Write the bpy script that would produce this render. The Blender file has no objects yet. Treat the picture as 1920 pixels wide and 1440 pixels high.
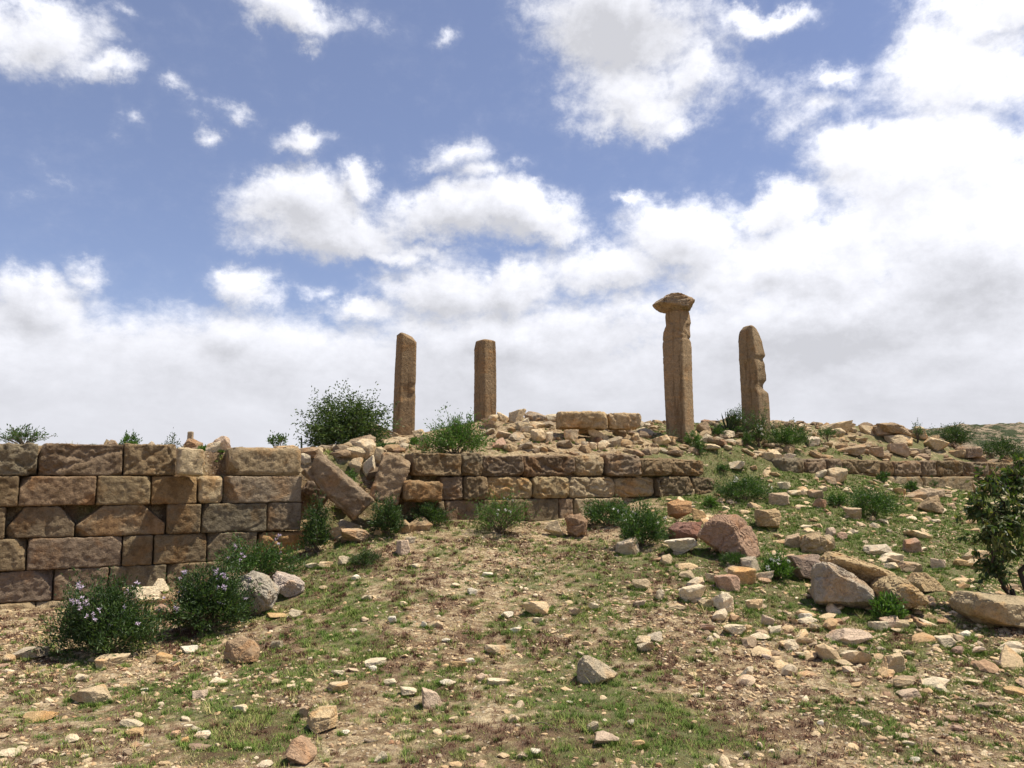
import bpy, bmesh, math, random
import numpy as np
from math import radians, sin, cos, tan, pi, atan2, asin
from mathutils import Vector, Matrix, Euler

scene = bpy.context.scene
COL = scene.collection
random.seed(7)
RNG = np.random.default_rng(11)

# ------------------------------------------------------------------ camera
F = 1507.0                       # focal length in photo pixels (1920 wide)
PITCH = math.atan(175.0 / F)
EYE = 1.65
cam_d = bpy.data.cameras.new("camera")
cam_d.sensor_width = 36.0
cam_d.lens = 36.0 * F / 1920.0
cam_d.clip_start = 0.05
cam_d.clip_end = 6000
cam = bpy.data.objects.new("camera", cam_d)
cam.location = (0, 0, EYE)
cam.rotation_euler = (pi / 2 + PITCH, 0, 0)
COL.objects.link(cam)
scene.camera = cam

# ------------------------------------------------------------------ exposure
scene.view_settings.view_transform = 'Standard'
scene.view_settings.look = 'None'
scene.view_settings.gamma = 1.0
scene.view_settings.exposure = 0.47
try:
    scene.cycles.max_bounces = 6
    scene.cycles.transparent_max_bounces = 6
except Exception:
    pass

# ------------------------------------------------------------------ sun
SUN = Vector((0.40, 0.055, 0.90)).normalized()
sun_d = bpy.data.lights.new("sun", 'SUN')
sun_d.energy = 5.0
sun_d.angle = radians(0.5)
sun_d.color = (1.0, 0.93, 0.80)
sun_o = bpy.data.objects.new("sun", sun_d)
sun_o.rotation_euler = (-SUN).to_track_quat('-Z', 'Y').to_euler()
sun_o.location = (10, 0, 30)
COL.objects.link(sun_o)


def pdir(px, py):
    """world direction of a photo pixel"""
    x = (px - 960) / F
    u = (720 - py) / F
    return Vector((x, cos(PITCH) - u * sin(PITCH), sin(PITCH) + u * cos(PITCH)))


def at(px, py, Y):
    d = pdir(px, py)
    k = Y / d.y
    return Vector((d.x * k, Y, EYE + d.z * k))


# ------------------------------------------------------------------ node helpers
def N(nt, typ, **kw):
    n = nt.nodes.new(typ)
    for k, v in kw.items():
        setattr(n, k, v)
    return n


def L(nt, a, b):
    nt.links.new(a, b)


def setin(node, key, val):
    node.inputs[key].default_value = val


def math_n(nt, op, a, b=None, c=None, clamp=False):
    n = nt.nodes.new('ShaderNodeMath')
    n.operation = op
    n.use_clamp = clamp
    for i, v in enumerate((a, b, c)):
        if v is None:
            continue
        if isinstance(v, (int, float)):
            n.inputs[i].default_value = v
        else:
            nt.links.new(v, n.inputs[i])
    return n.outputs[0]


def noise_n(nt, vec, scale, detail=4, rough=0.55, dist=0.0):
    n = nt.nodes.new('ShaderNodeTexNoise')
    n.inputs['Scale'].default_value = scale
    n.inputs['Detail'].default_value = detail
    n.inputs['Roughness'].default_value = rough
    n.inputs['Distortion'].default_value = dist
    if vec is not None:
        nt.links.new(vec, n.inputs['Vector'])
    return n


def smooth_n(nt, val, lo, hi, tlo=0.0, thi=1.0):
    n = nt.nodes.new('ShaderNodeMapRange')
    n.interpolation_type = 'SMOOTHSTEP'
    n.inputs[1].default_value = lo
    n.inputs[2].default_value = hi
    n.inputs[3].default_value = tlo
    n.inputs[4].default_value = thi
    nt.links.new(val, n.inputs[0])
    return n.outputs[0]


def mix_n(nt, fac, a, b, blend='MIX'):
    n = nt.nodes.new('ShaderNodeMix')
    n.data_type = 'RGBA'
    n.blend_type = blend
    for key, v in ((0, fac), (6, a), (7, b)):
        if isinstance(v, (int, float)):
            n.inputs[key].default_value = v
        elif isinstance(v, tuple):
            n.inputs[key].default_value = v if len(v) == 4 else (*v, 1)
        else:
            nt.links.new(v, n.inputs[key])
    return n.outputs[2]


# ------------------------------------------------------------------ world / sky
SKY_STRENGTH = 0.106


def build_world():
    w = bpy.data.worlds.new("World")
    scene.world = w
    w.use_nodes = True
    nt = w.node_tree
    nt.nodes.clear()
    out = N(nt, 'ShaderNodeOutputWorld')
    bg = N(nt, 'ShaderNodeBackground')
    setin(bg, 'Strength', SKY_STRENGTH)
    L(nt, bg.outputs[0], out.inputs[0])
    sky = N(nt, 'ShaderNodeTexSky', sky_type='NISHITA')
    sky.sun_disc = False
    sky.sun_elevation = asin(SUN.z)
    sky.sun_rotation = atan2(SUN.x, SUN.y)
    sky.altitude = 2500
    sky.air_density = 1.3
    sky.dust_density = 1.6
    sky.ozone_density = 2.5
    tc = N(nt, 'ShaderNodeTexCoord')
    sep = N(nt, 'ShaderNodeSeparateXYZ')
    L(nt, tc.outputs['Generated'], sep.inputs[0])
    az = math_n(nt, 'ARCTAN2', sep.outputs[0], sep.outputs[1])
    el = math_n(nt, 'ARCSINE', sep.outputs[2])
    comb = N(nt, 'ShaderNodeCombineXYZ')
    L(nt, az, comb.inputs[0])
    L(nt, el, comb.inputs[1])

    # --- cloud field group
    g = bpy.data.node_groups.new('cloud_field', 'ShaderNodeTree')
    g.interface.new_socket('P', in_out='INPUT', socket_type='NodeSocketVector')
    g.interface.new_socket('D', in_out='OUTPUT', socket_type='NodeSocketFloat')
    gi = g.nodes.new('NodeGroupInput')
    go = g.nodes.new('NodeGroupOutput')
    P = gi.outputs[0]
    # warp
    wn = noise_n(g, P, 7.0, 8, 0.62)
    wv = N(g, 'ShaderNodeVectorMath', operation='SUBTRACT')
    L(g, wn.outputs['Color'], wv.inputs[0])
    wv.inputs[1].default_value = (0.5, 0.5, 0.5)
    ws = N(g, 'ShaderNodeVectorMath', operation='SCALE')
    L(g, wv.outputs[0], ws.inputs[0])
    ws.inputs['Scale'].default_value = 0.13
    wa = N(g, 'ShaderNodeVectorMath', operation='ADD')
    L(g, P, wa.inputs[0])
    L(g, ws.outputs[0], wa.inputs[1])
    flat = N(g, 'ShaderNodeVectorMath', operation='MULTIPLY')
    L(g, wa.outputs[0], flat.inputs[0])
    flat.inputs[1].default_value = (1, 1, 0)
    cur = None
    for (cx, cy, rx, ry, amp) in CLOUDS:
        d = pdir(cx, cy).normalized()
        d2 = pdir(cx + rx, cy).normalized()
        d3 = pdir(cx, cy - ry).normalized()
        a0, e0 = atan2(d.x, d.y), asin(d.z)
        ra = abs(atan2(d2.x, d2.y) - a0)
        re = abs(asin(d3.z) - e0)
        m = N(g, 'ShaderNodeMapping', vector_type='TEXTURE')
        L(g, flat.outputs[0], m.inputs[0])
        m.inputs['Location'].default_value = (a0, e0, 0)
        m.inputs['Scale'].default_value = (ra * 1.75, re * 1.75, 1)
        gr = N(g, 'ShaderNodeTexGradient', gradient_type='SPHERICAL')
        L(g, m.outputs[0], gr.inputs[0])
        v = math_n(g, 'MULTIPLY', gr.outputs['Fac'], amp)
        if cur is None:
            cur = v
        else:
            cur = math_n(g, 'SMOOTH_MAX', cur, v, 0.12)
    # low haze bank covering everything near the horizon
    sp = N(g, 'ShaderNodeSeparateXYZ')
    L(g, P, sp.inputs[0])
    bank = smooth_n(g, sp.outputs[1], 0.10, 0.27, 0.95, -0.1)
    cur = math_n(g, 'SMOOTH_MAX', cur, bank, 0.15)
    # broken cloud over the rest of the sky, beside, above and behind
    side = smooth_n(g, math_n(g, 'ABSOLUTE', sp.outputs[0]), 0.72, 1.0, 0, 0.22)
    zen = smooth_n(g, sp.outputs[1], 0.62, 0.85, 0, 0.15)
    cur = math_n(g, 'MAXIMUM', cur, math_n(g, 'MAXIMUM', side, zen))
    stretch = N(g, 'ShaderNodeVectorMath', operation='MULTIPLY')
    L(g, P, stretch.inputs[0])
    stretch.inputs[1].default_value = (1, 1.35, 1)
    n1 = noise_n(g, stretch.outputs[0], 8.0, 12, 0.64)
    n2 = noise_n(g, stretch.outputs[0], 34.0, 10, 0.68, 0.2)
    nn = math_n(g, 'MULTIPLY_ADD', math_n(g, 'SUBTRACT', n1.outputs['Fac'], 0.5), 0.85, cur)
    nn = math_n(g, 'MULTIPLY_ADD', math_n(g, 'SUBTRACT', n2.outputs['Fac'], 0.5), 0.50, nn)
    L(g, nn, go.inputs[0])

    def field(vec):
        n = N(nt, 'ShaderNodeGroup')
        n.node_tree = g
        L(nt, vec, n.inputs[0])
        return n.outputs[0]

    D0 = field(comb.outputs[0])
    off = N(nt, 'ShaderNodeVectorMath', operation='ADD')
    L(nt, comb.outputs[0], off.inputs[0])
    off.inputs[1].default_value = (0.010, 0.022, 0)
    D1 = field(off.outputs[0])
    alpha = smooth_n(nt, D0, 0.17, 0.66)
    thin = smooth_n(nt, D0, 0.04, 0.42, 0, 0.09)
    alpha = math_n(nt, 'MAXIMUM', alpha, thin)
    emb = math_n(nt, 'SUBTRACT', D0, D1)                 # >0 facing the light
    thick = smooth_n(nt, D0, 0.45, 1.05)
    big = noise_n(nt, comb.outputs[0], 3.6, 6, 0.55)
    b = math_n(nt, 'MULTIPLY_ADD', emb, 0.60, 0.90)
    b = math_n(nt, 'MULTIPLY_ADD', thick, -0.10, b)
    b = math_n(nt, 'MULTIPLY_ADD', math_n(nt, 'SUBTRACT', big.outputs['Fac'], 0.5), 0.42, b)
    # bright glow side: towards the sun (right, upper) clouds are brighter
    gl = N(nt, 'ShaderNodeTexGradient', gradient_type='SPHERICAL')
    mp = N(nt, 'ShaderNodeMapping', vector_type='TEXTURE')
    L(nt, comb.outputs[0], mp.inputs[0])
    dd = pdir(1700, 290).normalized()
    mp.inputs['Location'].default_value = (atan2(dd.x, dd.y), asin(dd.z), 0)
    mp.inputs['Scale'].default_value = (0.52, 0.30, 1)
    L(nt, mp.outputs[0], gl.inputs[0])
    b = math_n(nt, 'MULTIPLY_ADD', gl.outputs['Fac'], 0.26, b)
    # dull haze near the horizon
    low = smooth_n(nt, el, 0.0, 0.22, 1, 0)
    b = mixf(nt, low, b, 0.77)
    # layered banks towards the horizon and the grey undersides of the two big clouds
    st2 = N(nt, 'ShaderNodeVectorMath', operation='MULTIPLY')
    L(nt, comb.outputs[0], st2.inputs[0])
    st2.inputs[1].default_value = (1, 3.2, 1)
    lay = noise_n(nt, st2.outputs[0], 3.4, 9, 0.62, 0.3)
    lw = smooth_n(nt, el, 0.10, 0.42, 1, 0.25)
    b = math_n(nt, 'MULTIPLY_ADD', math_n(nt, 'MULTIPLY', math_n(nt, 'SUBTRACT', lay.outputs['Fac'], 0.5), lw), 0.40, b)
    for (gx, gy, grx, gry, ga) in ((1180, 50, 190, 95, .30), (1560, 640, 420, 110, .14), (1250, 520, 160, 50, .16), (1760, 560, 200, 80, .16), (860, 700, 260, 60, .08), (640, 450, 200, 40, .12), (980, 440, 140, 30, .12)):
        q0, q1, q2 = pdir(gx, gy).normalized(), pdir(gx + grx, gy).normalized(), pdir(gx, gy - gry).normalized()
        mp2 = N(nt, 'ShaderNodeMapping', vector_type='TEXTURE')
        L(nt, comb.outputs[0], mp2.inputs[0])
        mp2.inputs['Location'].default_value = (atan2(q0.x, q0.y), asin(q0.z), 0)
        mp2.inputs['Scale'].default_value = (abs(atan2(q1.x, q1.y) - atan2(q0.x, q0.y)), abs(asin(q2.z) - asin(q0.z)), 1)
        gr2 = N(nt, 'ShaderNodeTexGradient', gradient_type='SPHERICAL')
        L(nt, mp2.outputs[0], gr2.inputs[0])
        b = math_n(nt, 'MULTIPLY_ADD', gr2.outputs['Fac'], -ga, b)
    b = math_n(nt, 'MAXIMUM', b, 0.68)
    b = math_n(nt, 'MULTIPLY', b, 0.715 / SKY_STRENGTH)
    cc = N(nt, 'ShaderNodeCombineColor')
    L(nt, math_n(nt, 'MULTIPLY', b, 0.965), cc.inputs[0])
    L(nt, math_n(nt, 'MULTIPLY', b, 0.975), cc.inputs[1])
    L(nt, math_n(nt, 'MULTIPLY', b, 1.045), cc.inputs[2])
    tint = mix_n(nt, 1.0, sky.outputs[0], SKY_TINT, 'MULTIPLY')
    tint = mix_n(nt, 0.22, tint, (.30 / SKY_STRENGTH, .33 / SKY_STRENGTH, .38 / SKY_STRENGTH, 1))
    col = mix_n(nt, alpha, tint, cc.outputs[0])
    L(nt, col, bg.inputs['Color'])


def mixf(nt, fac, a, b):
    n = nt.nodes.new('ShaderNodeMix')
    n.data_type = 'FLOAT'
    for key, v in ((0, fac), (2, a), (3, b)):
        if isinstance(v, (int, float)):
            n.inputs[key].default_value = v
        else:
            nt.links.new(v, n.inputs[key])
    return n.outputs[0]


SKY_TINT = (0.90, 0.81, 0.92, 1)
CLOUDS = [
    (90, 60, 120, 80, .85), (190, 135, 70, 35, .7), (230, 20, 50, 30, .5),
    (560, 15, 130, 45, .8), (600, 65, 35, 22, .6), (830, 70, 35, 22, .55),
    (1170, 50, 165, 110, 1.0), (1210, 170, 150, 65, .9), (1300, 130, 50, 55, .8), (1430, 15, 110, 30, .8),
    (1130, 210, 60, 35, .7), (1270, 215, 50, 30, .7),
    (330, 190, 45, 24, .50), (440, 190, 45, 22, .52), (395, 232, 30, 26, .55), (560, 245, 68, 30, .72), (240, 230, 40, 26, .45),
    (1545, 130, 80, 26, .55), (1520, 200, 90, 40, .48), (1480, 250, 60, 40, .5), (1440, 170, 50, 60, .42),
    (870, 275, 64, 46, .66), (905, 325, 55, 40, .68), (820, 300, 60, 25, .5), (960, 300, 60, 25, .45),
    (560, 370, 115, 60, 1), (620, 430, 140, 52, 1), (685, 330, 38, 38, .85), (850, 405, 120, 55, 1),
    (970, 395, 120, 52, 1), (1050, 430, 60, 38, .9), (740, 475, 160, 22, .7), (1190, 365, 60, 18, .6),
    (475, 553, 66, 48, .85), (170, 497, 62, 34, .62), (600, 560, 40, 24, .52),
    (60, 570, 130, 60, 1), (0, 650, 260, 90, 1), (420, 650, 120, 42, .9), (500, 700, 220, 60, .9),
    (240, 700, 150, 50, .8), (660, 600, 80, 30, .75),
    (840, 555, 120, 62, 1), (960, 540, 90, 52, 1), (1000, 650, 330, 100, 1),
    (1300, 430, 125, 72, 1), (1450, 395, 90, 55, 1), (1480, 500, 260, 90, 1.1), (1130, 500, 130, 50, .9),
    (1720, 330, 210, 110, 1.1), (1800, 130, 150, 110, 1), (1900, 20, 130, 60, 1), (1600, 300, 110, 60, .95),
    (1870, 480, 300, 200, 1.2), (1560, 620, 420, 120, 1.1),
]
build_world()

# ------------------------------------------------------------------ numpy noise
def _hash(ix, iy, iz, seed):
    h = (ix.astype(np.int64) * 374761393 + iy.astype(np.int64) * 668265263 + iz.astype(np.int64) * 2147483647 + seed * 974634777)
    h = (h ^ (h >> 13)) * 1274126177
    h &= 0xffffffff
    h = (h ^ (h >> 16)) * 2246822519
    h &= 0xffffffff
    h ^= h >> 15
    return (h & 0xffffff) / float(0xffffff)


def vnoise(p, seed=0):
    """value noise in -1..1 for (n,3) points"""
    i = np.floor(p)
    f = p - i
    u = f * f * f * (f * (f * 6 - 15) + 10)
    i = i.astype(np.int64)
    r = 0
    for dx in (0, 1):
        wx = u[:, 0] if dx else 1 - u[:, 0]
        for dy in (0, 1):
            wy = u[:, 1] if dy else 1 - u[:, 1]
            for dz in (0, 1):
                wz = u[:, 2] if dz else 1 - u[:, 2]
                r = r + wx * wy * wz * _hash(i[:, 0] + dx, i[:, 1] + dy, i[:, 2] + dz, seed)
    return r * 2 - 1


def fbm(p, octv=4, seed=0, gain=0.5, lac=2.03):
    a, s, t = 1.0, 0.0, 0.0
    q = p.copy()
    for k in range(octv):
        s = s + a * vnoise(q, seed + k * 17)
        t += a
        a *= gain
        q = q * lac + 5.3
    return s / t


def fbm2(x, y, scale, octv=4, seed=0, gain=0.5):
    x = np.asarray(x, float).ravel()
    y = np.asarray(y, float).ravel()
    return fbm(np.stack([x * scale, y * scale, np.zeros_like(x) + seed * 3.7], 1), octv, seed, gain)


# ------------------------------------------------------------------ wall line and terrain
WP = np.array([-5.73, 9.0])
WD = np.array([0.876, 0.482])
WD = WD / np.linalg.norm(WD)
WN = np.array([-WD[1], WD[0]])           # points behind the wall


def wall_t(px, py=905):
    d = pdir(px, py)
    k = d.x / d.y
    # WP.x + t*WD.x = k*(WP.y + t*WD.y)
    return (k * WP[1] - WP[0]) / (WD[0] - k * WD[1])


def wall_xy(t, s=0.0):
    return WP[0] + t * WD[0] + s * WN[0], WP[1] + t * WD[1] + s * WN[1]


class TPS:
    def __init__(self, pts, reg=0.02):
        pts = np.array(pts, float)
        self.c = pts[:, :2]
        n = len(pts)
        K = self.k(self.c, self.c) + np.eye(n) * reg
        Pm = np.hstack([np.ones((n, 1)), self.c])
        A = np.zeros((n + 3, n + 3))
        A[:n, :n] = K
        A[:n, n:] = Pm
        A[n:, :n] = Pm.T
        b = np.zeros(n + 3)
        b[:n] = pts[:, 2]
        self.w = np.linalg.solve(A, b)

    def k(self, a, b):
        d = np.sqrt(((a[:, None, :] - b[None, :, :]) ** 2).sum(2)) + 1e-9
        return d * d * np.log(d)

    def __call__(self, x, y):
        q = np.stack([np.ravel(x), np.ravel(y)], 1).astype(float)
        out = np.empty(len(q))
        n = len(self.c)
        for s in range(0, len(q), 40000):
            qq = q[s:s + 40000]
            out[s:s + 40000] = self.k(qq, self.c) @ self.w[:n] + self.w[n] + qq @ self.w[n + 1:]
        return out


def cp(px, py, Y):
    v = at(px, py, Y)
    return (v.x, v.y, v.z)


def wcp(px, py, s=-0.1):
    t = wall_t(px)
    x, y = wall_xy(t, s)
    v = at(px, py, y)
    return (x, y, v.z)


FRONT = [cp(960, 1440, 4.75), cp(0, 1440, 4.75), cp(1920, 1440, 4.75), (-4, 2, 0), (4, 2, 0), (0, 1, 0), (-12, 2, -.1), (12, 2, 0),
         (-9, 6, 0), (-12, 9, 0), (-14, 5, -.1),
         wcp(0, 1152), wcp(150, 1140), wcp(300, 1112), wcp(450, 1072), wcp(575, 1030), wcp(700, 990), wcp(850, 975),
         wcp(1050, 978), wcp(1170, 950), wcp(1250, 932), wcp(1330, 926), wcp(1470, 888), wcp(1600, 893), wcp(1700, 912), wcp(1850, 922), wcp(2000, 930),
         cp(0, 1250, 7.0), cp(300, 1230, 7.4), cp(600, 1150, 8.2), cp(900, 1100, 8.9), cp(1200, 1100, 8.7), cp(900, 1250, 6.8), cp(1300, 1250, 6.8),
         cp(1800, 1180, 7.6), cp(1560, 1145, 8.2), cp(1400, 1040, 10.1), cp(1700, 1000, 11.9), cp(1850, 1090, 9.5), cp(1800, 960, 14.5),
         cp(1900, 1280, 6.5), cp(1250, 1020, 10.4), cp(1000, 1030, 10.5), cp(700, 1040, 10.0), cp(1500, 960, 12.6), cp(1600, 925, 14.6),
         (16, 8, .6), (18, 14, 1.0), (14, 5, .2)]
BACK = [wcp(0, 838, .5), wcp(150, 836, .5), wcp(300, 838, .5), wcp(380, 846, .5), wcp(430, 846, .5), wcp(560, 846, .5),
        (-8, 10, 2.0), (-10, 14, 1.7), (-6, 14, 1.9), (-5, 20, 1.5), (-12, 20, 1.4), (-3, 13.5, 2.0),
        wcp(640, 862, .5), wcp(720, 858, .5), wcp(780, 856, .5), wcp(900, 852, .5), wcp(1000, 850, .5), wcp(1100, 850, .5), wcp(1200, 848, .5), wcp(1320, 852, .5),
        wcp(1480, 858, .6), wcp(1600, 858, .6), wcp(1700, 860, .6), wcp(1800, 862, .6), wcp(1900, 864, .6), wcp(2000, 866, .6), cp(650, 840, 13.3), cp(757, 818, 16.5), cp(740, 832, 14.5), cp(820, 842, 12.9), cp(860, 830, 14.0), cp(930, 795, 15.2), cp(1000, 787, 15.6), cp(960, 820, 13.9),
        cp(1100, 806, 14.9), cp(1100, 828, 14.1), cp(1210, 824, 14.9), cp(1275, 823, 15.5), cp(1415, 808, 16.5), cp(1500, 808, 17.5),
        cp(1600, 812, 18.2), cp(1680, 820, 18.6), cp(1400, 846, 15.2), cp(1480, 850, 15.8), cp(1560, 850, 16.4), cp(1600, 836, 17.2), cp(1700, 852, 17.6), cp(1750, 826, 19.0), cp(1840, 850, 19.6),
        cp(1920, 868, 20.0), cp(1400, 880, 14.2), cp(1350, 870, 14.3),
        (-1, 20, 2.0), (3, 21, 2.0), (7, 23, 2.0), (-2, 28, 1.0), (4, 28, 1.2), (10, 28, 1.0), (16, 26, 1.0), (18, 20, 1.4), (16, 16, 1.8)]
T_FRONT = TPS(FRONT, 0.05)
T_BACK = TPS(BACK, 0.05)


def ss(x, a, b):
    u = np.clip((x - a) / (b - a), 0, 1)
    return u * u * (3 - 2 * u)


T_LEFT_END = wall_t(572)
T_MID0 = wall_t(748)
T_MID1 = wall_t(1334)
T_R0 = wall_t(1468)


def terrain(x, y, detail=True):
    x = np.ravel(np.asarray(x, float))
    y = np.ravel(np.asarray(y, float))
    xc = np.clip(x, -16, 20)
    yc = np.clip(y, 0.5, 28)
    t = (xc - WP[0]) * WD[0] + (yc - WP[1]) * WD[1]
    s = (xc - WP[0]) * WN[0] + (yc - WP[1]) * WN[1]
    zf = T_FRONT(xc, yc)
    zb = T_BACK(xc, yc)
    # how open the wall line is here: 0 behind standing wall, 1 in a breach
    gap1 = ss(t, T_LEFT_END - .45, T_LEFT_END - .15) * (1 - ss(t, T_MID0 + .15, T_MID0 + .4))
    gap2 = ss(t, T_MID1 - .1, T_MID1 + .3) * (1 - ss(t, T_R0 - .3, T_R0 + .1))
    lo = 0.12 * (1 - gap1 - gap2) + gap1 * 0.35 + gap2 * -0.5
    hi = 0.30 * (1 - gap1 - gap2) + gap1 * 0.95 + gap2 * 0.9
    w = np.clip((s - lo) / (hi - lo), 0, 1)
    w = w * w * (3 - 2 * w)
    far = ss(np.hypot(x, y), 26, 90)
    z = zf * (1 - w) + zb * w
    z = z * (1 - far) + (-1.2) * far
    if detail:
        amp = 1 - far
        z = z + amp * (0.045 * fbm2(x, y, 0.9, 3, 3) + 0.018 * fbm2(x, y, 4.5, 3, 5))
        # the mound is lumpier
        mound = ss(s, 0.3, 1.2) * ss(x, -4, 0)
        z = z + mound * amp * 0.09 * fbm2(x, y, 2.2, 3, 9)
    return z


def hit(px, py, ymin=3.5, ymax=26, back=False):
    """where the ray of a photo pixel meets the ground"""
    d = pdir(px, py)
    ys = np.linspace(ymin, ymax, 900)
    k = ys / d.y
    xs = d.x * k
    zs = EYE + d.z * k
    g = terrain(xs, ys)
    below = zs - g
    if back:
        s = (xs - WP[0]) * WN[0] + (ys - WP[1]) * WN[1]
        below = np.where(s < 0.3, 1, below)
    idx = np.where(below < 0)[0]
    if len(idx) == 0:
        return None
    i = idx[0]
    return Vector((xs[i], ys[i], g[i]))


# ------------------------------------------------------------------ mesh helpers
def mesh_np(name, verts, faces, smooth=False):
    """faces: (n,3) or (n,4) array, or list of such arrays"""
    me = bpy.data.meshes.new(name)
    verts = np.ascontiguousarray(verts, np.float32)
    if not isinstance(faces, list):
        faces = [faces]
    faces = [np.asarray(f, np.int32) for f in faces if len(f)]
    me.vertices.add(len(verts))
    me.vertices.foreach_set('co', verts.ravel())
    nl = sum(f.size for f in faces)
    nf = sum(len(f) for f in faces)
    me.loops.add(nl)
    me.polygons.add(nf)
    me.loops.foreach_set('vertex_index', np.concatenate([f.ravel() for f in faces]))
    starts = []
    o = 0
    for f in faces:
        starts.append(o + np.arange(len(f)) * f.shape[1])
        o += f.size
    me.polygons.foreach_set('loop_start', np.concatenate(starts).astype(np.int32))
    me.polygons.foreach_set('use_smooth', np.full(nf, bool(smooth)))
    me.update(calc_edges=True)
    me.validate()
    return me


def link(name, me, mat=None, parent=None, loc=None, rot=None, color=None):
    o = bpy.data.objects.new(name, me)
    if mat is not None and me is not None and len(me.materials) == 0:
        me.materials.append(mat)
    COL.objects.link(o)
    if parent is not None:
        o.parent = parent
    if loc is not None:
        o.location = loc
    if rot is not None:
        o.rotation_euler = rot
    if color is not None:
        o.color = (*color[:3], 1)
    return o


def tag(o, label=None, cat=None, group=None, kind=None):
    if label:
        o['label'] = label
    if cat:
        o['category'] = cat
    if group:
        o['group'] = group
    if kind:
        o['kind'] = kind
    return o


_ico = {}


def ico(n):
    if n not in _ico:
        bm = bmesh.new()
        bmesh.ops.create_icosphere(bm, subdivisions=n, radius=1)
        v = np.array([q.co[:] for q in bm.verts])
        v /= np.linalg.norm(v, axis=1, keepdims=True)
        f = np.array([[q.index for q in fa.verts] for fa in bm.faces])
        bm.free()
        _ico[n] = (v, f)
    return _ico[n]


def planes_of(points):
    """outward planes (n,d) of the convex hull, about the centroid"""
    bm = bmesh.new()
    for p in points:
        bm.verts.new(p)
    bmesh.ops.convex_hull(bm, input=bm.verts[:])
    c = np.mean([v.co[:] for v in bm.verts if v.link_faces], axis=0)
    n, d = [], []
    bm.normal_update()
    for f in bm.faces:
        fc = np.array(f.calc_center_median()[:]) - c
        nn = np.array(f.normal[:])
        dd = float(nn @ fc)
        if dd < 0:
            nn, dd = -nn, -dd
        n.append(nn)
        d.append(max(dd, 1e-3))
    bm.free()
    return c, np.array(n), np.array(d)


def hull_shape(n, d, sub, p=26):
    dirs, f = ico(sub)
    k = np.clip(dirs @ n.T, 0, None) / d[None, :]
    r = (k ** p).sum(1) ** (-1.0 / p)
    return dirs * r[:, None], f


def grooves(P, size, seed, n=4, amp=.03, w=.022):
    """narrow cracks and bedding planes cut into the surface; inward depth per vertex"""
    rs = np.random.default_rng(seed + 500)
    out = np.zeros(len(P))
    q = P / size
    strike = rs.normal(size=3) * .35 + np.array([0, 0, 1.0])
    for k in range(n):
        nn = strike + rs.normal(size=3) * (.25 if k % 3 else .9)
        nn /= np.linalg.norm(nn)
        d = rs.uniform(-.75, .75)
        warp = .16 * fbm(q * 1.7 + k * 3.1 + seed, 3, seed + k)
        dist = q @ nn - d + warp
        mask = ss_(fbm(q * 1.1 + k * 9.7, 2, seed + 40 + k), -.15, .15)
        out += np.exp(-(dist / w) ** 2) * mask * amp + ss_(dist, 0, w * 2) * mask * amp * .35
    return out * size


def ss_(x, a, b):
    u = np.clip((x - a) / (b - a), 0, 1)
    return u * u * (3 - 2 * u)


def roughen(v, size, seed, amt=1.0, ng=4):
    """displace along the radial direction with layered rock noise"""
    rad = np.linalg.norm(v, axis=1, keepdims=True) + 1e-9
    dr = v / rad
    q = v / size
    a = fbm(q * 1.6 + seed * 7.1, 3, seed) * 0.07
    b = fbm(q * 5.5 + seed * 3.3, 5, seed + 5, 0.68) * 0.07
    st = fbm(q * 2.4 + seed, 2, seed + 9)
    step = (np.floor(st * 4) / 4 - st) * 0.17
    g = grooves(v, size, seed, ng, .085, .05) / size if ng else 0
    return v + dr * ((a + b + step - g) * size * amt)[:, None]


# ------------------------------------------------------------------ materials
def new_mat(name):
    m = bpy.data.materials.new(name)
    m.use_nodes = True
    nt = m.node_tree
    bs = nt.nodes['Principled BSDF']
    bs.inputs['Roughness'].default_value = 0.92
    bs.inputs['Specular IOR Level'].default_value = 0.15
    return m, nt, bs


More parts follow.
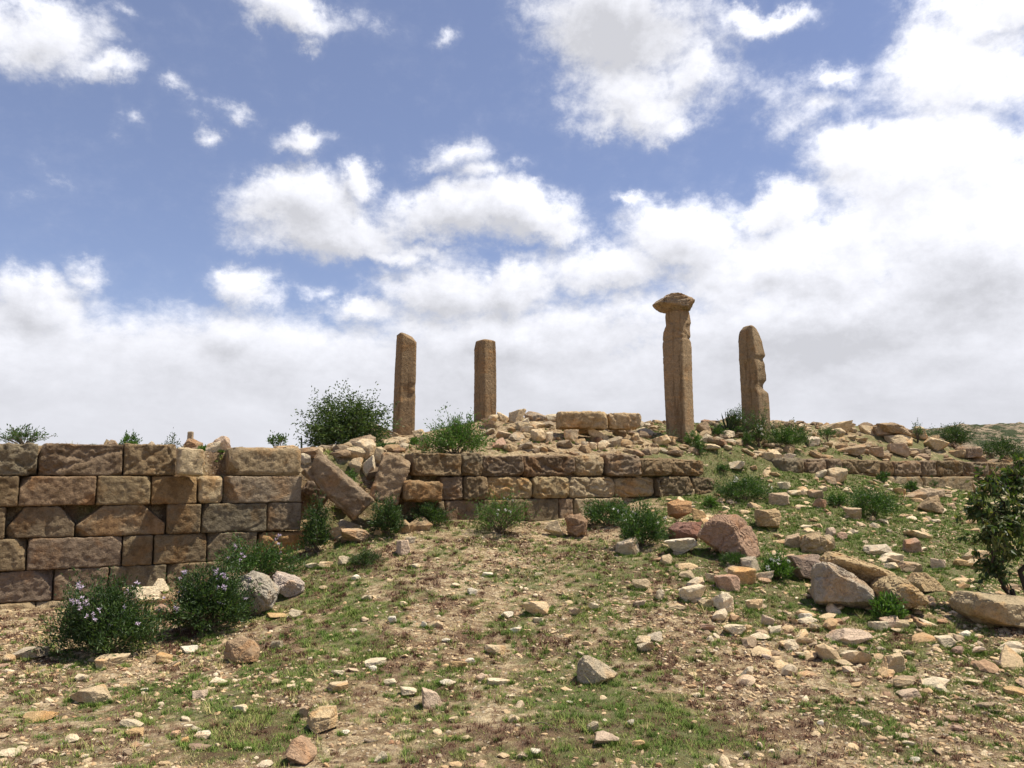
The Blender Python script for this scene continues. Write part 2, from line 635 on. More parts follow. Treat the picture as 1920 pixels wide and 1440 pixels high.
def stone_mat(name, rust=0.5, dark=0.5, bump=1.0, scale=1.0, island=False, shade=1.0, streak=0.0):
    m, nt, bs = new_mat(name)
    tc = N(nt, 'ShaderNodeTexCoord')
    oi = N(nt, 'ShaderNodeObjectInfo')
    add = N(nt, 'ShaderNodeVectorMath', operation='ADD')
    sc = N(nt, 'ShaderNodeVectorMath', operation='SCALE')
    cmb = N(nt, 'ShaderNodeCombineXYZ')
    for i in range(3):
        L(nt, math_n(nt, 'MULTIPLY', oi.outputs['Random'], 31.0 + 17 * i), cmb.inputs[i])
    L(nt, tc.outputs['Object'], add.inputs[0])
    L(nt, cmb.outputs[0], add.inputs[1])
    L(nt, add.outputs[0], sc.inputs[0])
    sc.inputs['Scale'].default_value = scale
    P = sc.outputs[0]
    if island:
        geo = N(nt, 'ShaderNodeNewGeometry')
        ramp = N(nt, 'ShaderNodeValToRGB')
        ramp.color_ramp.interpolation = 'LINEAR'
        e = ramp.color_ramp.elements
        e[0].position, e[0].color = 0, (.55, .42, .26, 1)
        e[1].position, e[1].color = 1, (.44, .36, .26, 1)
        for pos, c in ((.15, (.72, .61, .42, 1)), (.3, (.50, .35, .20, 1)), (.45, (.66, .53, .34, 1)), (.6, (.40, .25, .16, 1)), (.7, (.76, .67, .50, 1)), (.85, (.34, .26, .18, 1))):
            x = e.new(pos)
            x.color = c
        L(nt, geo.outputs['Random Per Island'], ramp.inputs[0])
        base = mix_n(nt, 1.0, ramp.outputs[0], (shade, shade * .95, shade * .88, 1), 'MULTIPLY')
    else:
        base = oi.outputs['Color']
    big = noise_n(nt, P, 2.6, 6, 0.6, 0.4)
    mid = noise_n(nt, P, 13.0, 9, 0.72, 0.2)
    fine = noise_n(nt, P, 60.0, 6, 0.7)
    pits = N(nt, 'ShaderNodeTexVoronoi')
    setin(pits, 'Scale', 38.0)
    L(nt, P, pits.inputs['Vector'])
    # mottling
    k = math_n(nt, 'ADD', math_n(nt, 'MULTIPLY', mid.outputs['Fac'], 1.5), 0.25)
    k = math_n(nt, 'MULTIPLY', k, math_n(nt, 'ADD', math_n(nt, 'MULTIPLY', fine.outputs['Fac'], 0.9), 0.55))
    kk = N(nt, 'ShaderNodeCombineColor')
    for i in range(3):
        L(nt, k, kk.inputs[i])
    c1 = mix_n(nt, 1.0, base, kk.outputs[0], 'MULTIPLY')
    # rust and ochre stains
    rs = smooth_n(nt, big.outputs['Fac'], 0.50, 0.66, 0, rust)
    c2 = mix_n(nt, rs, c1, mix_n(nt, 1.0, c1, (1.2, .84, .50, 1), 'MULTIPLY'))
    # dark grey patina patches
    big2 = noise_n(nt, P, 4.3, 7, 0.65, 0.6)
    ds = smooth_n(nt, big2.outputs['Fac'], 0.50, 0.64, 0, dark)
    c3 = mix_n(nt, ds, c2, mix_n(nt, 1.0, c2, (.52, .47, .40, 1), 'MULTIPLY'))
    # pale lichen / fresh flecks
    ls = smooth_n(nt, mid.outputs['Fac'], 0.68, 0.76, 0, 0.28)
    c4 = mix_n(nt, ls, c3, (.55, .48, .36, 1))
    pt = smooth_n(nt, pits.outputs['Distance'], 0.08, 0.3, .72, 1)
    pc = N(nt, 'ShaderNodeCombineColor')
    for i in range(3):
        L(nt, pt, pc.inputs[i])
    c5 = mix_n(nt, 1.0, c4, pc.outputs[0], 'MULTIPLY')
    if streak:
        sv = N(nt, 'ShaderNodeVectorMath', operation='MULTIPLY')
        L(nt, add.outputs[0], sv.inputs[0])
        sv.inputs[1].default_value = (9, 9, .9)
        s1 = noise_n(nt, sv.outputs[0], 1.0, 6, .65)
        bv = N(nt, 'ShaderNodeVectorMath', operation='MULTIPLY')
        L(nt, add.outputs[0], bv.inputs[0])
        bv.inputs[1].default_value = (.6, .6, 5)
        s2 = noise_n(nt, bv.outputs[0], 1.0, 5, .6)
        c5 = mix_n(nt, smooth_n(nt, s1.outputs['Fac'], .50, .66, 0, streak), c5, mix_n(nt, 1.0, c5, (.50, .46, .42, 1), 'MULTIPLY'))
        c5 = mix_n(nt, smooth_n(nt, s2.outputs['Fac'], .52, .64, 0, streak * .7), c5, mix_n(nt, 1.0, c5, (1.35, 1.2, 1.0, 1), 'MULTIPLY'))
    L(nt, c5, bs.inputs['Base Color'])
    h = math_n(nt, 'MULTIPLY', mid.outputs['Fac'], 1.6)
    h = math_n(nt, 'MULTIPLY_ADD', fine.outputs['Fac'], 0.5, h)
    h = math_n(nt, 'MULTIPLY_ADD', pt, 0.35, h)
    bp = N(nt, 'ShaderNodeBump')
    setin(bp, 'Strength', 0.85)
    setin(bp, 'Distance', 0.03 * bump)
    L(nt, h, bp.inputs['Height'])
    L(nt, bp.outputs[0], bs.inputs['Normal'])
    return m


M_WALL = stone_mat('weathered_sandstone', rust=0.5, dark=0.62, bump=1.6)
M_ROCK = stone_mat('loose_sandstone', rust=0.45, dark=0.25, bump=1.0, scale=1.4)
M_COLUMN = stone_mat('pillar_sandstone', rust=0.3, dark=0.15, bump=0.8, scale=1.6, streak=.75)
M_GRAVEL = stone_mat('mixed_stone_chips', rust=0.3, dark=0.2, bump=0.5, scale=3, island=True)


M_RUBBLE = stone_mat('rubble_sandstone', rust=0.4, dark=0.40, bump=1.0, scale=2, island=True, shade=.70)


def leaf_mat(name, c1, c2, c3, transl=0.25):
    m, nt, bs = new_mat(name)
    geo = N(nt, 'ShaderNodeNewGeometry')
    ramp = N(nt, 'ShaderNodeValToRGB')
    e = ramp.color_ramp.elements
    e[0].position, e[0].color = 0, (*c1, 1)
    e[1].position, e[1].color = 1, (*c3, 1)
    x = e.new(.6)
    x.color = (*c2, 1)
    L(nt, geo.outputs['Random Per Island'], ramp.inputs[0])
    L(nt, ramp.outputs[0], bs.inputs['Base Color'])
    bs.inputs['Roughness'].default_value = 0.5
    bs.inputs['Specular IOR Level'].default_value = 0.35
    tr = N(nt, 'ShaderNodeBsdfTranslucent')
    L(nt, mix_n(nt, 1.0, ramp.outputs[0], (1.3, 1.5, .5, 1), 'MULTIPLY'), tr.inputs[0])
    ms = N(nt, 'ShaderNodeMixShader')
    ms.inputs[0].default_value = transl
    L(nt, bs.outputs[0], ms.inputs[1])
    L(nt, tr.outputs[0], ms.inputs[2])
    L(nt, ms.outputs[0], nt.nodes['Material Output'].inputs[0])
    return m


M_LEAF_DARK = leaf_mat('dark_leaf', (.02, .042, .013), (.045, .085, .022), (.10, .15, .04))
M_LEAF_BRIGHT = leaf_mat('fresh_leaf', (.045, .095, .018), (.085, .17, .03), (.15, .25, .05))
M_LEAF_TREE = leaf_mat('broad_leaf', (.03, .052, .016), (.065, .105, .028), (.18, .17, .06), .35)
M_LEAF_BUSH = leaf_mat('leathery_leaf', (.035, .062, .018), (.065, .105, .03), (.12, .165, .05))
M_LEAF_MID = leaf_mat('shrub_leaf', (.03, .065, .018), (.06, .12, .026), (.11, .18, .04))
M_AGAVE = leaf_mat('agave_leaf', (.03, .05, .03), (.04, .065, .035), (.05, .08, .04), 0.05)


def plain_mat(name, c, rough=.9, noise=0.3):
    m, nt, bs = new_mat(name)
    tc = N(nt, 'ShaderNodeTexCoord')
    n = noise_n(nt, tc.outputs['Object'], 30, 5, .6)
    lo = tuple(v * (1 - noise) for v in c)
    hi = tuple(v * (1 + noise) for v in c)
    L(nt, mix_n(nt, n.outputs['Fac'], (*lo, 1), (*hi, 1)), bs.inputs['Base Color'])
    bs.inputs['Roughness'].default_value = rough
    return m


M_STEM = plain_mat('woody_stem', (.13, .10, .07))
M_TWIG = plain_mat('grey_twig', (.16, .13, .09))
M_FLOWER = plain_mat('lilac_petal', (.62, .52, .62), .8, .1)
M_FLOWER_W = plain_mat('white_petal', (.8, .78, .72), .8, .08)
M_POST = plain_mat('dark_post', (.03, .03, .035))


def ground_mat():
    m, nt, bs = new_mat('stony_soil')
    tc = N(nt, 'ShaderNodeTexCoord')
    P = tc.outputs['Object']
    ag = N(nt, 'ShaderNodeAttribute', attribute_name='green')
    ad = N(nt, 'ShaderNodeAttribute', attribute_name='dry')
    n1 = noise_n(nt, P, 1.1, 6, .6)
    n2 = noise_n(nt, P, 14, 8, .68, .3)
    n3 = noise_n(nt, P, 85, 6, .7)
    sand = mix_n(nt, smooth_n(nt, n1.outputs['Fac'], .35, .65), (.45, .335, .195, 1), (.60, .475, .29, 1))
    sand = mix_n(nt, smooth_n(nt, n2.outputs['Fac'], .42, .60), mix_n(nt, 1.0, sand, (.50, .44, .40, 1), 'MULTIPLY'), sand)
    # tiny chips of stone
    v = N(nt, 'ShaderNodeTexVoronoi')
    setin(v, 'Scale', 26)
    setin(v, 'Randomness', 1.0)
    L(nt, P, v.inputs['Vector'])
    chip = smooth_n(nt, v.outputs['Distance'], .24, .32, 1, 0)
    sepc = N(nt, 'ShaderNodeSeparateColor')
    L(nt, v.outputs['Color'], sepc.inputs[0])
    on = smooth_n(nt, sepc.outputs[0], .45, .5)
    chip = math_n(nt, 'MULTIPLY', chip, on)
    cr = N(nt, 'ShaderNodeValToRGB')
    e = cr.color_ramp.elements
    e[0].color = (.30, .20, .14, 1)
    e[1].color = (.68, .58, .43, 1)
    x = e.new(.5)
    x.color = (.55, .43, .28, 1)
    L(nt, sepc.outputs[1], cr.inputs[0])
    c = mix_n(nt, chip, sand, cr.outputs[0])
    # green tint between the blades, maroon dried growth
    gk = math_n(nt, 'MULTIPLY', ag.outputs['Fac'], smooth_n(nt, n2.outputs['Fac'], .28, .6, .35, 1))
    c = mix_n(nt, math_n(nt, 'MULTIPLY', gk, .80), c, (.085, .12, .030, 1))
    dk = math_n(nt, 'MULTIPLY', ad.outputs['Fac'], smooth_n(nt, n2.outputs['Fac'], .36, .56, 0, 1))
    c = mix_n(nt, math_n(nt, 'MULTIPLY', dk, .78), c, (.135, .075, .050, 1))
    k = math_n(nt, 'MULTIPLY_ADD', n3.outputs['Fac'], 2.0, .0)
    k = math_n(nt, 'MAXIMUM', k, .3)
    kc = N(nt, 'ShaderNodeCombineColor')
    for i in range(3):
        L(nt, k, kc.inputs[i])
    c = mix_n(nt, 1.0, c, kc.outputs[0], 'MULTIPLY')
    L(nt, c, bs.inputs['Base Color'])
    h = math_n(nt, 'MULTIPLY_ADD', n2.outputs['Fac'], 1.6, math_n(nt, 'MULTIPLY', n3.outputs['Fac'], .4))
    h = math_n(nt, 'MULTIPLY_ADD', chip, .35, h)
    bp = N(nt, 'ShaderNodeBump')
    setin(bp, 'Strength', .9)
    setin(bp, 'Distance', .06)
    L(nt, h, bp.inputs['Height'])
    L(nt, bp.outputs[0], bs.inputs['Normal'])
    return m


M_GROUND = ground_mat()


def attr_leaf_mat(name, stops, transl=.2):
    m, nt, bs = new_mat(name)
    at_ = N(nt, 'ShaderNodeAttribute', attribute_name='tone')
    r = N(nt, 'ShaderNodeValToRGB')
    e = r.color_ramp.elements
    e[0].position, e[0].color = stops[0][0], (*stops[0][1], 1)
    e[1].position, e[1].color = stops[-1][0], (*stops[-1][1], 1)
    for p, c in stops[1:-1]:
        x = e.new(p)
        x.color = (*c, 1)
    L(nt, at_.outputs['Fac'], r.inputs[0])
    L(nt, r.outputs[0], bs.inputs['Base Color'])
    return m


M_GRASS = attr_leaf_mat('short_grass', [(0, (.07, .12, .026)), (.45, (.145, .22, .045)), (.75, (.25, .29, .075)), (1, (.44, .37, .17))])
M_DRY = attr_leaf_mat('dried_cover', [(0, (.08, .035, .025)), (.5, (.14, .072, .047)), (1, (.28, .18, .10))])

# ------------------------------------------------------------------ vegetation masks
GREEN_SPOTS = [(430, 1390, 130, .8), (330, 1305, 110, .6), (450, 1300, 120, .7), (620, 1200, 160, .5), (1120, 1320, 170, .9), (1240, 1390, 130, 1.0),
               (1340, 1395, 90, .7), (1640, 1370, 70, .9), (1555, 1350, 50, .6), (1000, 1300, 120, .6), (820, 1330, 110, .5), (560, 1120, 150, .6),
               (1000, 1060, 110, .5), (1150, 1075, 140, .7), (1250, 1080, 100, .6), (1400, 1130, 80, .7), (1600, 1165, 150, .8), (1800, 1200, 130, .8),
               (1500, 1110, 90, .7), (1080, 1440, 130, .7), (650, 1020, 110, .7), (850, 1010, 120, .5), (560, 1235, 120, .5), (60, 1270, 60, .5),
               (150, 1250, 90, .5), (1520, 940, 110, 1.1), (1650, 1000, 150, 1.1), (1550, 1050, 130, 1.0), (1750, 1080, 130, 1.0), (1450, 920, 90, .9),
               (1380, 865, 60, 1.0), (1800, 1000, 120, .9), (1860, 1120, 80, .9), (640, 850, 70, .8), (1480, 990, 80, .9), (1700, 960, 90, 1.0), (1900, 1420, 60, .4),
               (100, 1420, 90, .6), (980, 1190, 70, .4), (1900, 1060, 90, .8)]
_gs = []
for (a, b, c, w) in GREEN_SPOTS:
    h_ = hit(a, b)
    if h_ is not None:
        _gs.append((h_.x, h_.y, c * h_.y / F, c * h_.y / F * 2.3, w))


def green_mask(x, y):
    x = np.ravel(x)
    y = np.ravel(y)
    g = np.zeros(len(x))
    for (a, b, rx, ry, w) in _gs:
        rr = ((x - a) / rx) ** 2 + ((y - b) / ry) ** 2
        g = np.maximum(g, w * np.exp(-rr * .9))
    n = fbm2(x, y, 1.3, 4, 21, .6)
    n2 = fbm2(x, y, 6.0, 3, 22, .6)
    right = ss(x, 1.2, 3.0) * ss(y, 8.0, 9.5) * .62
    n3 = fbm2(x, y, 15.0, 2, 23, .6)
    t_, s_ = (x - WP[0]) * WD[0] + (y - WP[1]) * WD[1], (x - WP[0]) * WN[0] + (y - WP[1]) * WN[1]
    right = right - .14 * ss(s_, .2, .8) * (1 - ss(t_, T_MID1, T_MID1 + .3) * (1 - ss(t_, T_R0, T_R0 + .6)) * (1 - ss(s_, 1.2, 2.2)))
    v = g * .80 + right + .10 + n * .50 + n2 * .42 + n3 * .34
    return np.clip(ss(v, .26, .60), 0, 1)


def dry_mask(x, y):
    n = fbm2(x, y, 1.9, 4, 31, .6)
    n2 = fbm2(x, y, 7.0, 3, 32, .6)
    band = ss(np.ravel(y), 4.0, 5.0) * (1 - ss(np.ravel(y), 10.5, 12.5) * .7)
    right = ss(np.ravel(x), 2.0, 3.5) * ss(np.ravel(y), 7.5, 9)
    n3 = fbm2(x, y, 16.0, 2, 33, .6)
    return np.clip(ss(n * .6 + n2 * .55 + n3 * .5 + .07, .08, .26), 0, 1) * band * (1 - .8 * right)


# ------------------------------------------------------------------ ground sheet
def axis(lo, hi, step, out):
    a = list(np.arange(lo, hi + 1e-6, step))
    s = step
    x = hi
    up = []
    while x < out:
        s *= 1.18
        x += s
        up.append(x)
    s = step
    x = lo
    dn = []
    while x > -out:
        s *= 1.18
        x -= s
        dn.append(x)
    return np.array(dn[::-1] + a + up)


def build_ground():
    xs = axis(-8.5, 15.0, 0.05, 3000)
    ys = axis(3.2, 21.0, 0.05, 3000)
    X, Y = np.meshgrid(xs, ys)
    z = terrain(X, Y)
    V = np.stack([X.ravel(), Y.ravel(), z], 1)
    nx, ny = len(xs), len(ys)
    i = np.arange(nx * ny).reshape(ny, nx)
    f = np.stack([i[:-1, :-1].ravel(), i[:-1, 1:].ravel(), i[1:, 1:].ravel(), i[1:, :-1].ravel()], 1)
    me = mesh_np('ground', V, f, True)
    a = me.attributes.new('green', 'FLOAT', 'POINT')
    a.data.foreach_set('value', green_mask(X, Y).astype(np.float32))
    a = me.attributes.new('dry', 'FLOAT', 'POINT')
    a.data.foreach_set('value', dry_mask(X, Y).astype(np.float32))
    o = link('ground', me, M_GROUND)
    tag(o, kind='structure')
    return o


build_ground()


def build_hill():
    """low scrubby hill far behind the right end of the wall"""
    cx, cy = 47.0, 66.0
    u = np.linspace(-1, 1, 220)
    v = np.linspace(-1, 1, 120)
    U, W = np.meshgrid(u, v)
    X = cx + U * 34
    Y = cy + W * 22
    prof = np.clip(1 - np.abs(U) ** 2.2, 0, 1) * np.clip(1 - W ** 2, 0, 1)
    z = -2.2 + 8.3 * prof ** .55 * (1 + .06 * fbm2(X, Y, .12, 4, 41).reshape(U.shape)) + .55 * fbm2(X, Y, .5, 5, 42, .6).reshape(U.shape) * prof ** .3
    V = np.stack([X.ravel(), Y.ravel(), z.ravel()], 1)
    ny, nx = U.shape
    i = np.arange(nx * ny).reshape(ny, nx)
    f = np.stack([i[:-1, :-1].ravel(), i[:-1, 1:].ravel(), i[1:, 1:].ravel(), i[1:, :-1].ravel()], 1)
    me = mesh_np('hill', V, f, True)
    m, nt, bs = new_mat('scrubby_hillside')
    tc = N(nt, 'ShaderNodeTexCoord')
    n1 = noise_n(nt, tc.outputs['Object'], .9, 8, .7)
    n2 = noise_n(nt, tc.outputs['Object'], 2.6, 6, .7)
    c = mix_n(nt, smooth_n(nt, n2.outputs['Fac'], .42, .6), (.16, .12, .08, 1), (.42, .33, .22, 1))
    c = mix_n(nt, smooth_n(nt, n1.outputs['Fac'], .46, .56), c, (.05, .065, .025, 1))
    L(nt, c, bs.inputs['Base Color'])
    bp = N(nt, 'ShaderNodeBump')
    setin(bp, 'Distance', .4)
    L(nt, n2.outputs['Fac'], bp.inputs['Height'])
    L(nt, bp.outputs[0], bs.inputs['Normal'])
    o = link('hill', me, m)
    tag(o, kind='structure')


build_hill()

# ------------------------------------------------------------------ ashlar walls
def box_grid(w, d, h, step):
    """surface grid of a box centred on x,y, z from -h/2..h/2"""
    nx, ny, nz = [max(2, int(round(q / step))) for q in (w, d, h)]
    V, Fc = [], []
    base = 0

    def face(n1, n2, fn):
        nonlocal base
        a, b = np.meshgrid(np.linspace(-1, 1, n1 + 1), np.linspace(-1, 1, n2 + 1))
        p = fn(a.ravel(), b.ravel())
        V.append(p)
        i = np.arange((n1 + 1) * (n2 + 1)).reshape(n2 + 1, n1 + 1) + base
        Fc.append(np.stack([i[:-1, :-1].ravel(), i[:-1, 1:].ravel(), i[1:, 1:].ravel(), i[1:, :-1].ravel()], 1))
        base += (n1 + 1) * (n2 + 1)
    o = lambda a: np.ones_like(a)
    face(nx, nz, lambda a, b: np.stack([a, -o(a), b], 1))
    face(nx, nz, lambda a, b: np.stack([-a, o(a), b], 1))
    face(ny, nz, lambda a, b: np.stack([o(a), a, b], 1))
    face(ny, nz, lambda a, b: np.stack([-o(a), -a, b], 1))
    face(nx, ny, lambda a, b: np.stack([a, b, o(a)], 1))
    face(nx, ny, lambda a, b: np.stack([a, -b, -o(a)], 1))
    V = np.concatenate(V) * np.array([w / 2, d / 2, h / 2])
    # weld duplicate border verts
    key = np.round(V * 1e5).astype(np.int64)
    _, idx, inv = np.unique(key, axis=0, return_index=True, return_inverse=True)
    inv = inv.ravel()
    return V[idx], inv[np.concatenate(Fc)]


def block_mesh(w, d, h, seed, step=0.018, rnd=0.022, rough=1.0, chips=2, cuts=(), tight=False):
    V, f = box_grid(w, d, h, step)
    half = np.array([w / 2, d / 2, h / 2])
    r = min(rnd, min(half) * .8)
    inner = np.clip(V, -(half - r), half - r)
    dv = V - inner
    ln = np.linalg.norm(dv, axis=1, keepdims=True)
    V = np.where(ln > 1e-7, inner + dv / np.maximum(ln, 1e-9) * r, V)
    rs = np.random.default_rng(seed)
    pl = list(cuts)
    for _ in range(chips):
        # knock off an edge or corner of the visible side
        c = np.array([rs.choice([-1, 1]) * rs.uniform(.2, 1), -rs.uniform(.5, 1), rs.choice([-1, 1]) * rs.uniform(.3, 1)])
        n = c / np.linalg.norm(c)
        far = np.abs(n) @ half
        pl.append((n, far * rs.uniform(.76, .92)))
    for n, dd in pl:
        n = np.array(n, float)
        n /= np.linalg.norm(n)
        wob = .012 * fbm(V * 9 + seed, 2, seed)
        over = np.clip(V @ n - (dd + wob), 0, None)
        V = V - over[:, None] * n
    # outward displacement
    nn = V / half
    nn = np.sign(nn) * np.abs(nn) ** 5
    nn /= np.maximum(np.linalg.norm(nn, axis=1, keepdims=True), 1e-6)
    q = V + seed * 1.37
    dis = (fbm(q * 4.2, 3, seed) * .012 + fbm(q * 19, 4, seed + 3, .7) * .020) * rough
    st = fbm(q * 3.0, 2, seed + 8)
    dis += (np.floor(st * 3.5) / 3.5 - st) * (.035 if rough > 1 else .016) * rough
    ng = 1 if rough <= 1.05 else 3 if rough < 1.45 else 5
    dis -= grooves(V, max(w, h) * .5, seed, ng, .085 if rough > 1.05 else .05, .06)
    if tight:
        dis = np.where(nn[:, 1] < -.5, dis, dis * np.where(nn[:, 2] > .5, .6, .22))
    V = V + nn * dis[:, None]
    return mesh_np('stone_block', V, f, step < .03)


C_BROWN = (.25, .183, .105)
C_GREY = (.24, .192, .122)
C_OCHRE = (.41, .305, .165)
C_TAN = (.41, .315, .19)
C_PURPLE = (.25, .182, .118)
C_LIGHT = (.56, .44, .27)

WALL_ANG = atan2(WD[1], WD[0])
_seed = [100]


def place_block(parent, px0, px1, z0, z1, col, s=0.0, depth=.42, rnd=.022, chips=2, rough=.75, cuts=(), tilt=0.0, label=None, gap=.002, yaw=0.0):
    _seed[0] += 1
    sd = _seed[0]
    rs = random.Random(sd)
    ta, tb = wall_t(px0), wall_t(px1)
    w = tb - ta - gap
    h = z1 - z0 - .003
    tm = (ta + tb) / 2
    so = s + rs.uniform(-.02, .02)
    x, y = wall_xy(tm, depth / 2 + so)
    me = block_mesh(w, depth, h, sd, .016 if tm < 11 else .022, rnd * (.7 if rnd < .05 else 1), rough, chips, cuts, True)
    k = rs.uniform(.86, 1.12)
    hh = rs.uniform(-.03, .03)
    c = (col[0] * k * (1 + hh), col[1] * k, col[2] * k * (1 - hh))
    o = link('stone_block', me, M_WALL, parent, color=c)
    o.location = Vector((x, y, (z0 + z1) / 2)) - parent.location
    o.rotation_euler = (0, tilt, WALL_ANG + yaw + rs.uniform(-.012, .012))
    if label:
        o['label'] = label
    return o


def wall_root(t, label):
    x, y = wall_xy(t, .2)
    r = bpy.data.objects.new('ruined_wall', None)
    r.location = (x, y, 0)
    COL.objects.link(r)
    tag(r, label, 'stone wall', 'remains of one long stone wall')
    return r


Z = [2.06, 1.668, 1.325, .965, .612, .262, -.09, -.45]   # course joints, top down
B, G, O, T_, PU, LI = C_BROWN, C_GREY, C_OCHRE, C_TAN, C_PURPLE, C_LIGHT
wl = wall_root(wall_t(300), 'tallest dry stone wall of squared brown blocks at the left edge, five courses high')
ch = lambda nx, nz, k: ((nx, -.15, nz), k)
# course 1
place_block(wl, -150, -72, Z[1], 2.04, G)
place_block(wl, -70, 67, Z[1], 2.035, G, chips=3, rough=1.4)
place_block(wl, 69, 228, Z[1], 2.05, PU, chips=2, rough=1.2, cuts=[ch(-1, .5, .42)])
place_block(wl, 230, 330, Z[1], 2.06, B, chips=2, rough=1.2)
place_block(wl, 428, 565, Z[1], 2.035, T_, rnd=.06, chips=3, s=-.02, label='tan rounded end block of the top course')
# course 2
for a, b, c in ((-150, -80, B), (-78, 36, B), (37, 181, (.26, .18, .11)), (183, 283, (.28, .21, .12)), (285, 371, (.30, .20, .10)), (373, 420, C_LIGHT), (421, 567, (.32, .25, .17))):
    place_block(wl, a, b, Z[2], Z[1], c, rnd=.06 if c is C_LIGHT else .022)
# course 3
for a, b, c, cu in ((-150, -84, B, ()), (-82, 15, B, ()), (17, 145, (.26, .19, .115), [ch(-1, .75, .255), ch(1, .8, .26)]),
                    (147, 314, (.28, .21, .13), [ch(-1, 1.3, .27), ch(1, 1.1, .30)]), (316, 380, B, ()), (382, 503, G, ()), (504, 568, (.3, .23, .15), ())):
    place_block(wl, a, b, Z[3], Z[2], c, cuts=cu)
# course 4
for a, b, c in ((-150, -92, B), (-90, 58, B), (60, 235, (.25, .18, .12)), (237, 293, B), (295, 393, B), (395, 487, G)):
    place_block(wl, a, b, Z[4], Z[3], c)
place_block(wl, 489, 581, Z[4] + .02, Z[3], (.42, .26, .12), rnd=.09, chips=4, rough=1.5, label='rust orange broken corner block of the fourth course')
# course 5, 6
for a, b, c in ((-150, -62, B), (-60, 111, (.27, .2, .14)), (113, 213, PU), (215, 320, G), (322, 430, B), (432, 530, B)):
    place_block(wl, a, b, Z[5], Z[4], c)
for a, b, c in ((-150, -2, T_), (0, 81, T_), (83, 180, T_), (182, 300, B), (302, 420, B)):
    place_block(wl, a, b, Z[6], Z[5], c, s=-.04)

wm = wall_root(wall_t(1040), 'low middle stretch of block wall below the rubble mound, three courses high')
for a, b, z1, c, r, n in ((774, 864, 2.03, B, .035, 2), (866, 903, 2.02, G, .03, 2), (905, 985, 2.03, PU, .04, 4), (986, 1083, 2.02, PU, .05, 3), (1085, 1140, 2.02, T_, .09, 2),
                          (1141, 1203, 2.01, PU, .05, 4), (1200, 1261, 2.02, B, .09, 4), (1262, 1326, 2.01, B, .08, 3)):
    place_block(wm, a, b, Z[1], z1 + random.uniform(-.05, .03), c, rnd=r * 1.1, chips=n + 2, rough=1.6, s=random.uniform(-.06, .05), tilt=random.uniform(-.035, .035), yaw=random.uniform(-.05, .05))
for a, b, c, r, n in ((828, 869, PU, .03, 2), (870, 915, B, .03, 3), (916, 1001, O, .05, 4), (1002, 1067, O, .06, 4), (1069, 1155, T_, .05, 4), (1156, 1232, T_, .08, 4),
                      (1234, 1299, B, .04, 3), (1301, 1345, B, .05, 2)):
    place_block(wm, a, b, Z[2], Z[1], c, rnd=r * 1.1, chips=n + 1, rough=1.6, s=random.uniform(-.06, .04), yaw=random.uniform(-.04, .04))
for a, b, c in ((822, 834, B), (836, 900, PU), (902, 984, B), (985, 1048, B), (1050, 1076, PU), (1078, 1170, T_)):
    place_block(wm, a, b, Z[3], Z[2], c, rnd=.04)
wr = wall_root(wall_t(1700), 'weathered purple grey right stretch of block wall, one to two courses showing above grass')
for a, b, z1, c, r, n in ((1470, 1513, 2.02, G, .10, 4), (1514, 1555, 2.02, PU, .10, 3), (1556, 1581, 2.01, PU, .06, 3), (1582, 1657, 2.02, B, .10, 4), (1658, 1680, 1.98, B, .06, 2),
                          (1681, 1731, 2.0, PU, .09, 4), (1732, 1759, 2.01, PU, .05, 3), (1760, 1811, 2.02, B, .05, 2), (1812, 1859, 2.0, PU, .06, 2), (1860, 1884, 2.0, B, .05, 2), (1885, 1930, 1.99, B, .05, 2),
                          (1931, 2010, 1.99, B, .05, 2)):
    place_block(wr, a, b, Z[1], z1, c, rnd=r, chips=n, rough=1.6, depth=.5)
for a, b, c in ((1560, 1640, B), (1642, 1674, T_), (1676, 1729, T_), (1730, 1838, T_), (1840, 1930, T_), (1931, 2010, T_)):
    place_block(wr, a, b, Z[2], Z[1], c, rnd=.04, s=-.05, depth=.5)

# ------------------------------------------------------------------ free squared blocks
def free_block(name, px, py, Y, w, h, d, roll, yaw, pitch, col, label, group=None, rnd=.04, chips=3, rough=1.1, cuts=(), mat=None, cat='stone block'):
    _seed[0] += 1
    me = block_mesh(w, d, h, _seed[0], .022, rnd, rough, chips, cuts)
    me.name = name
    p = at(px, py, Y)
    o = link(name, me, mat or M_WALL, color=col)
    o.location = p
    # roll about the view axis (+ = clockwise in the picture), yaw about the vertical
    R = Matrix.Rotation(radians(yaw), 3, 'Z') @ Matrix.Rotation(radians(roll), 3, 'Y') @ Matrix.Rotation(radians(pitch), 3, 'X')
    o.rotation_euler = R.to_euler()
    tag(o, label, cat, group)
    return o


bev = .12
oct_cuts = [((0, -1, 1), .235), ((0, -1, -1), .235), ((0, 1, 1), .235), ((0, 1, -1), .235)]
free_block('fallen_pillar_piece', 632, 912, 10.85, .98, .40, .40, 42, 12, 0, (.31, .23, .15), 'long fallen pillar piece sloping down to the right in the gap of the wall', cuts=oct_cuts, rnd=.03, chips=2)
free_block('broken_block', 592, 922, 11.35, .34, .26, .3, 35, 20, 0, (.27, .20, .14), 'dark broken block wedged in shade under the upper end of the fallen pillar piece', rnd=.03)
free_block('fallen_block', 731, 899, 11.35, .42, .68, .38, 17, 10, -6, (.36, .26, .16), 'upright tilted slab leaning left beside the fallen pillar piece', rnd=.04)
free_block('tilted_block', 789, 921, 11.35, .56, .30, .36, 2, 24, 0, (.33, .225, .12), 'ochre topped block sitting loose under the left end of the middle wall', rnd=.06, cuts=[((1, 0, .9), .27)])
free_block('upright_block', 357, 866, 9.85, .31, .34, .30, 4, 29, 0, C_LIGHT, 'small pale upright block standing on the left wall beside its gap', rnd=.04)
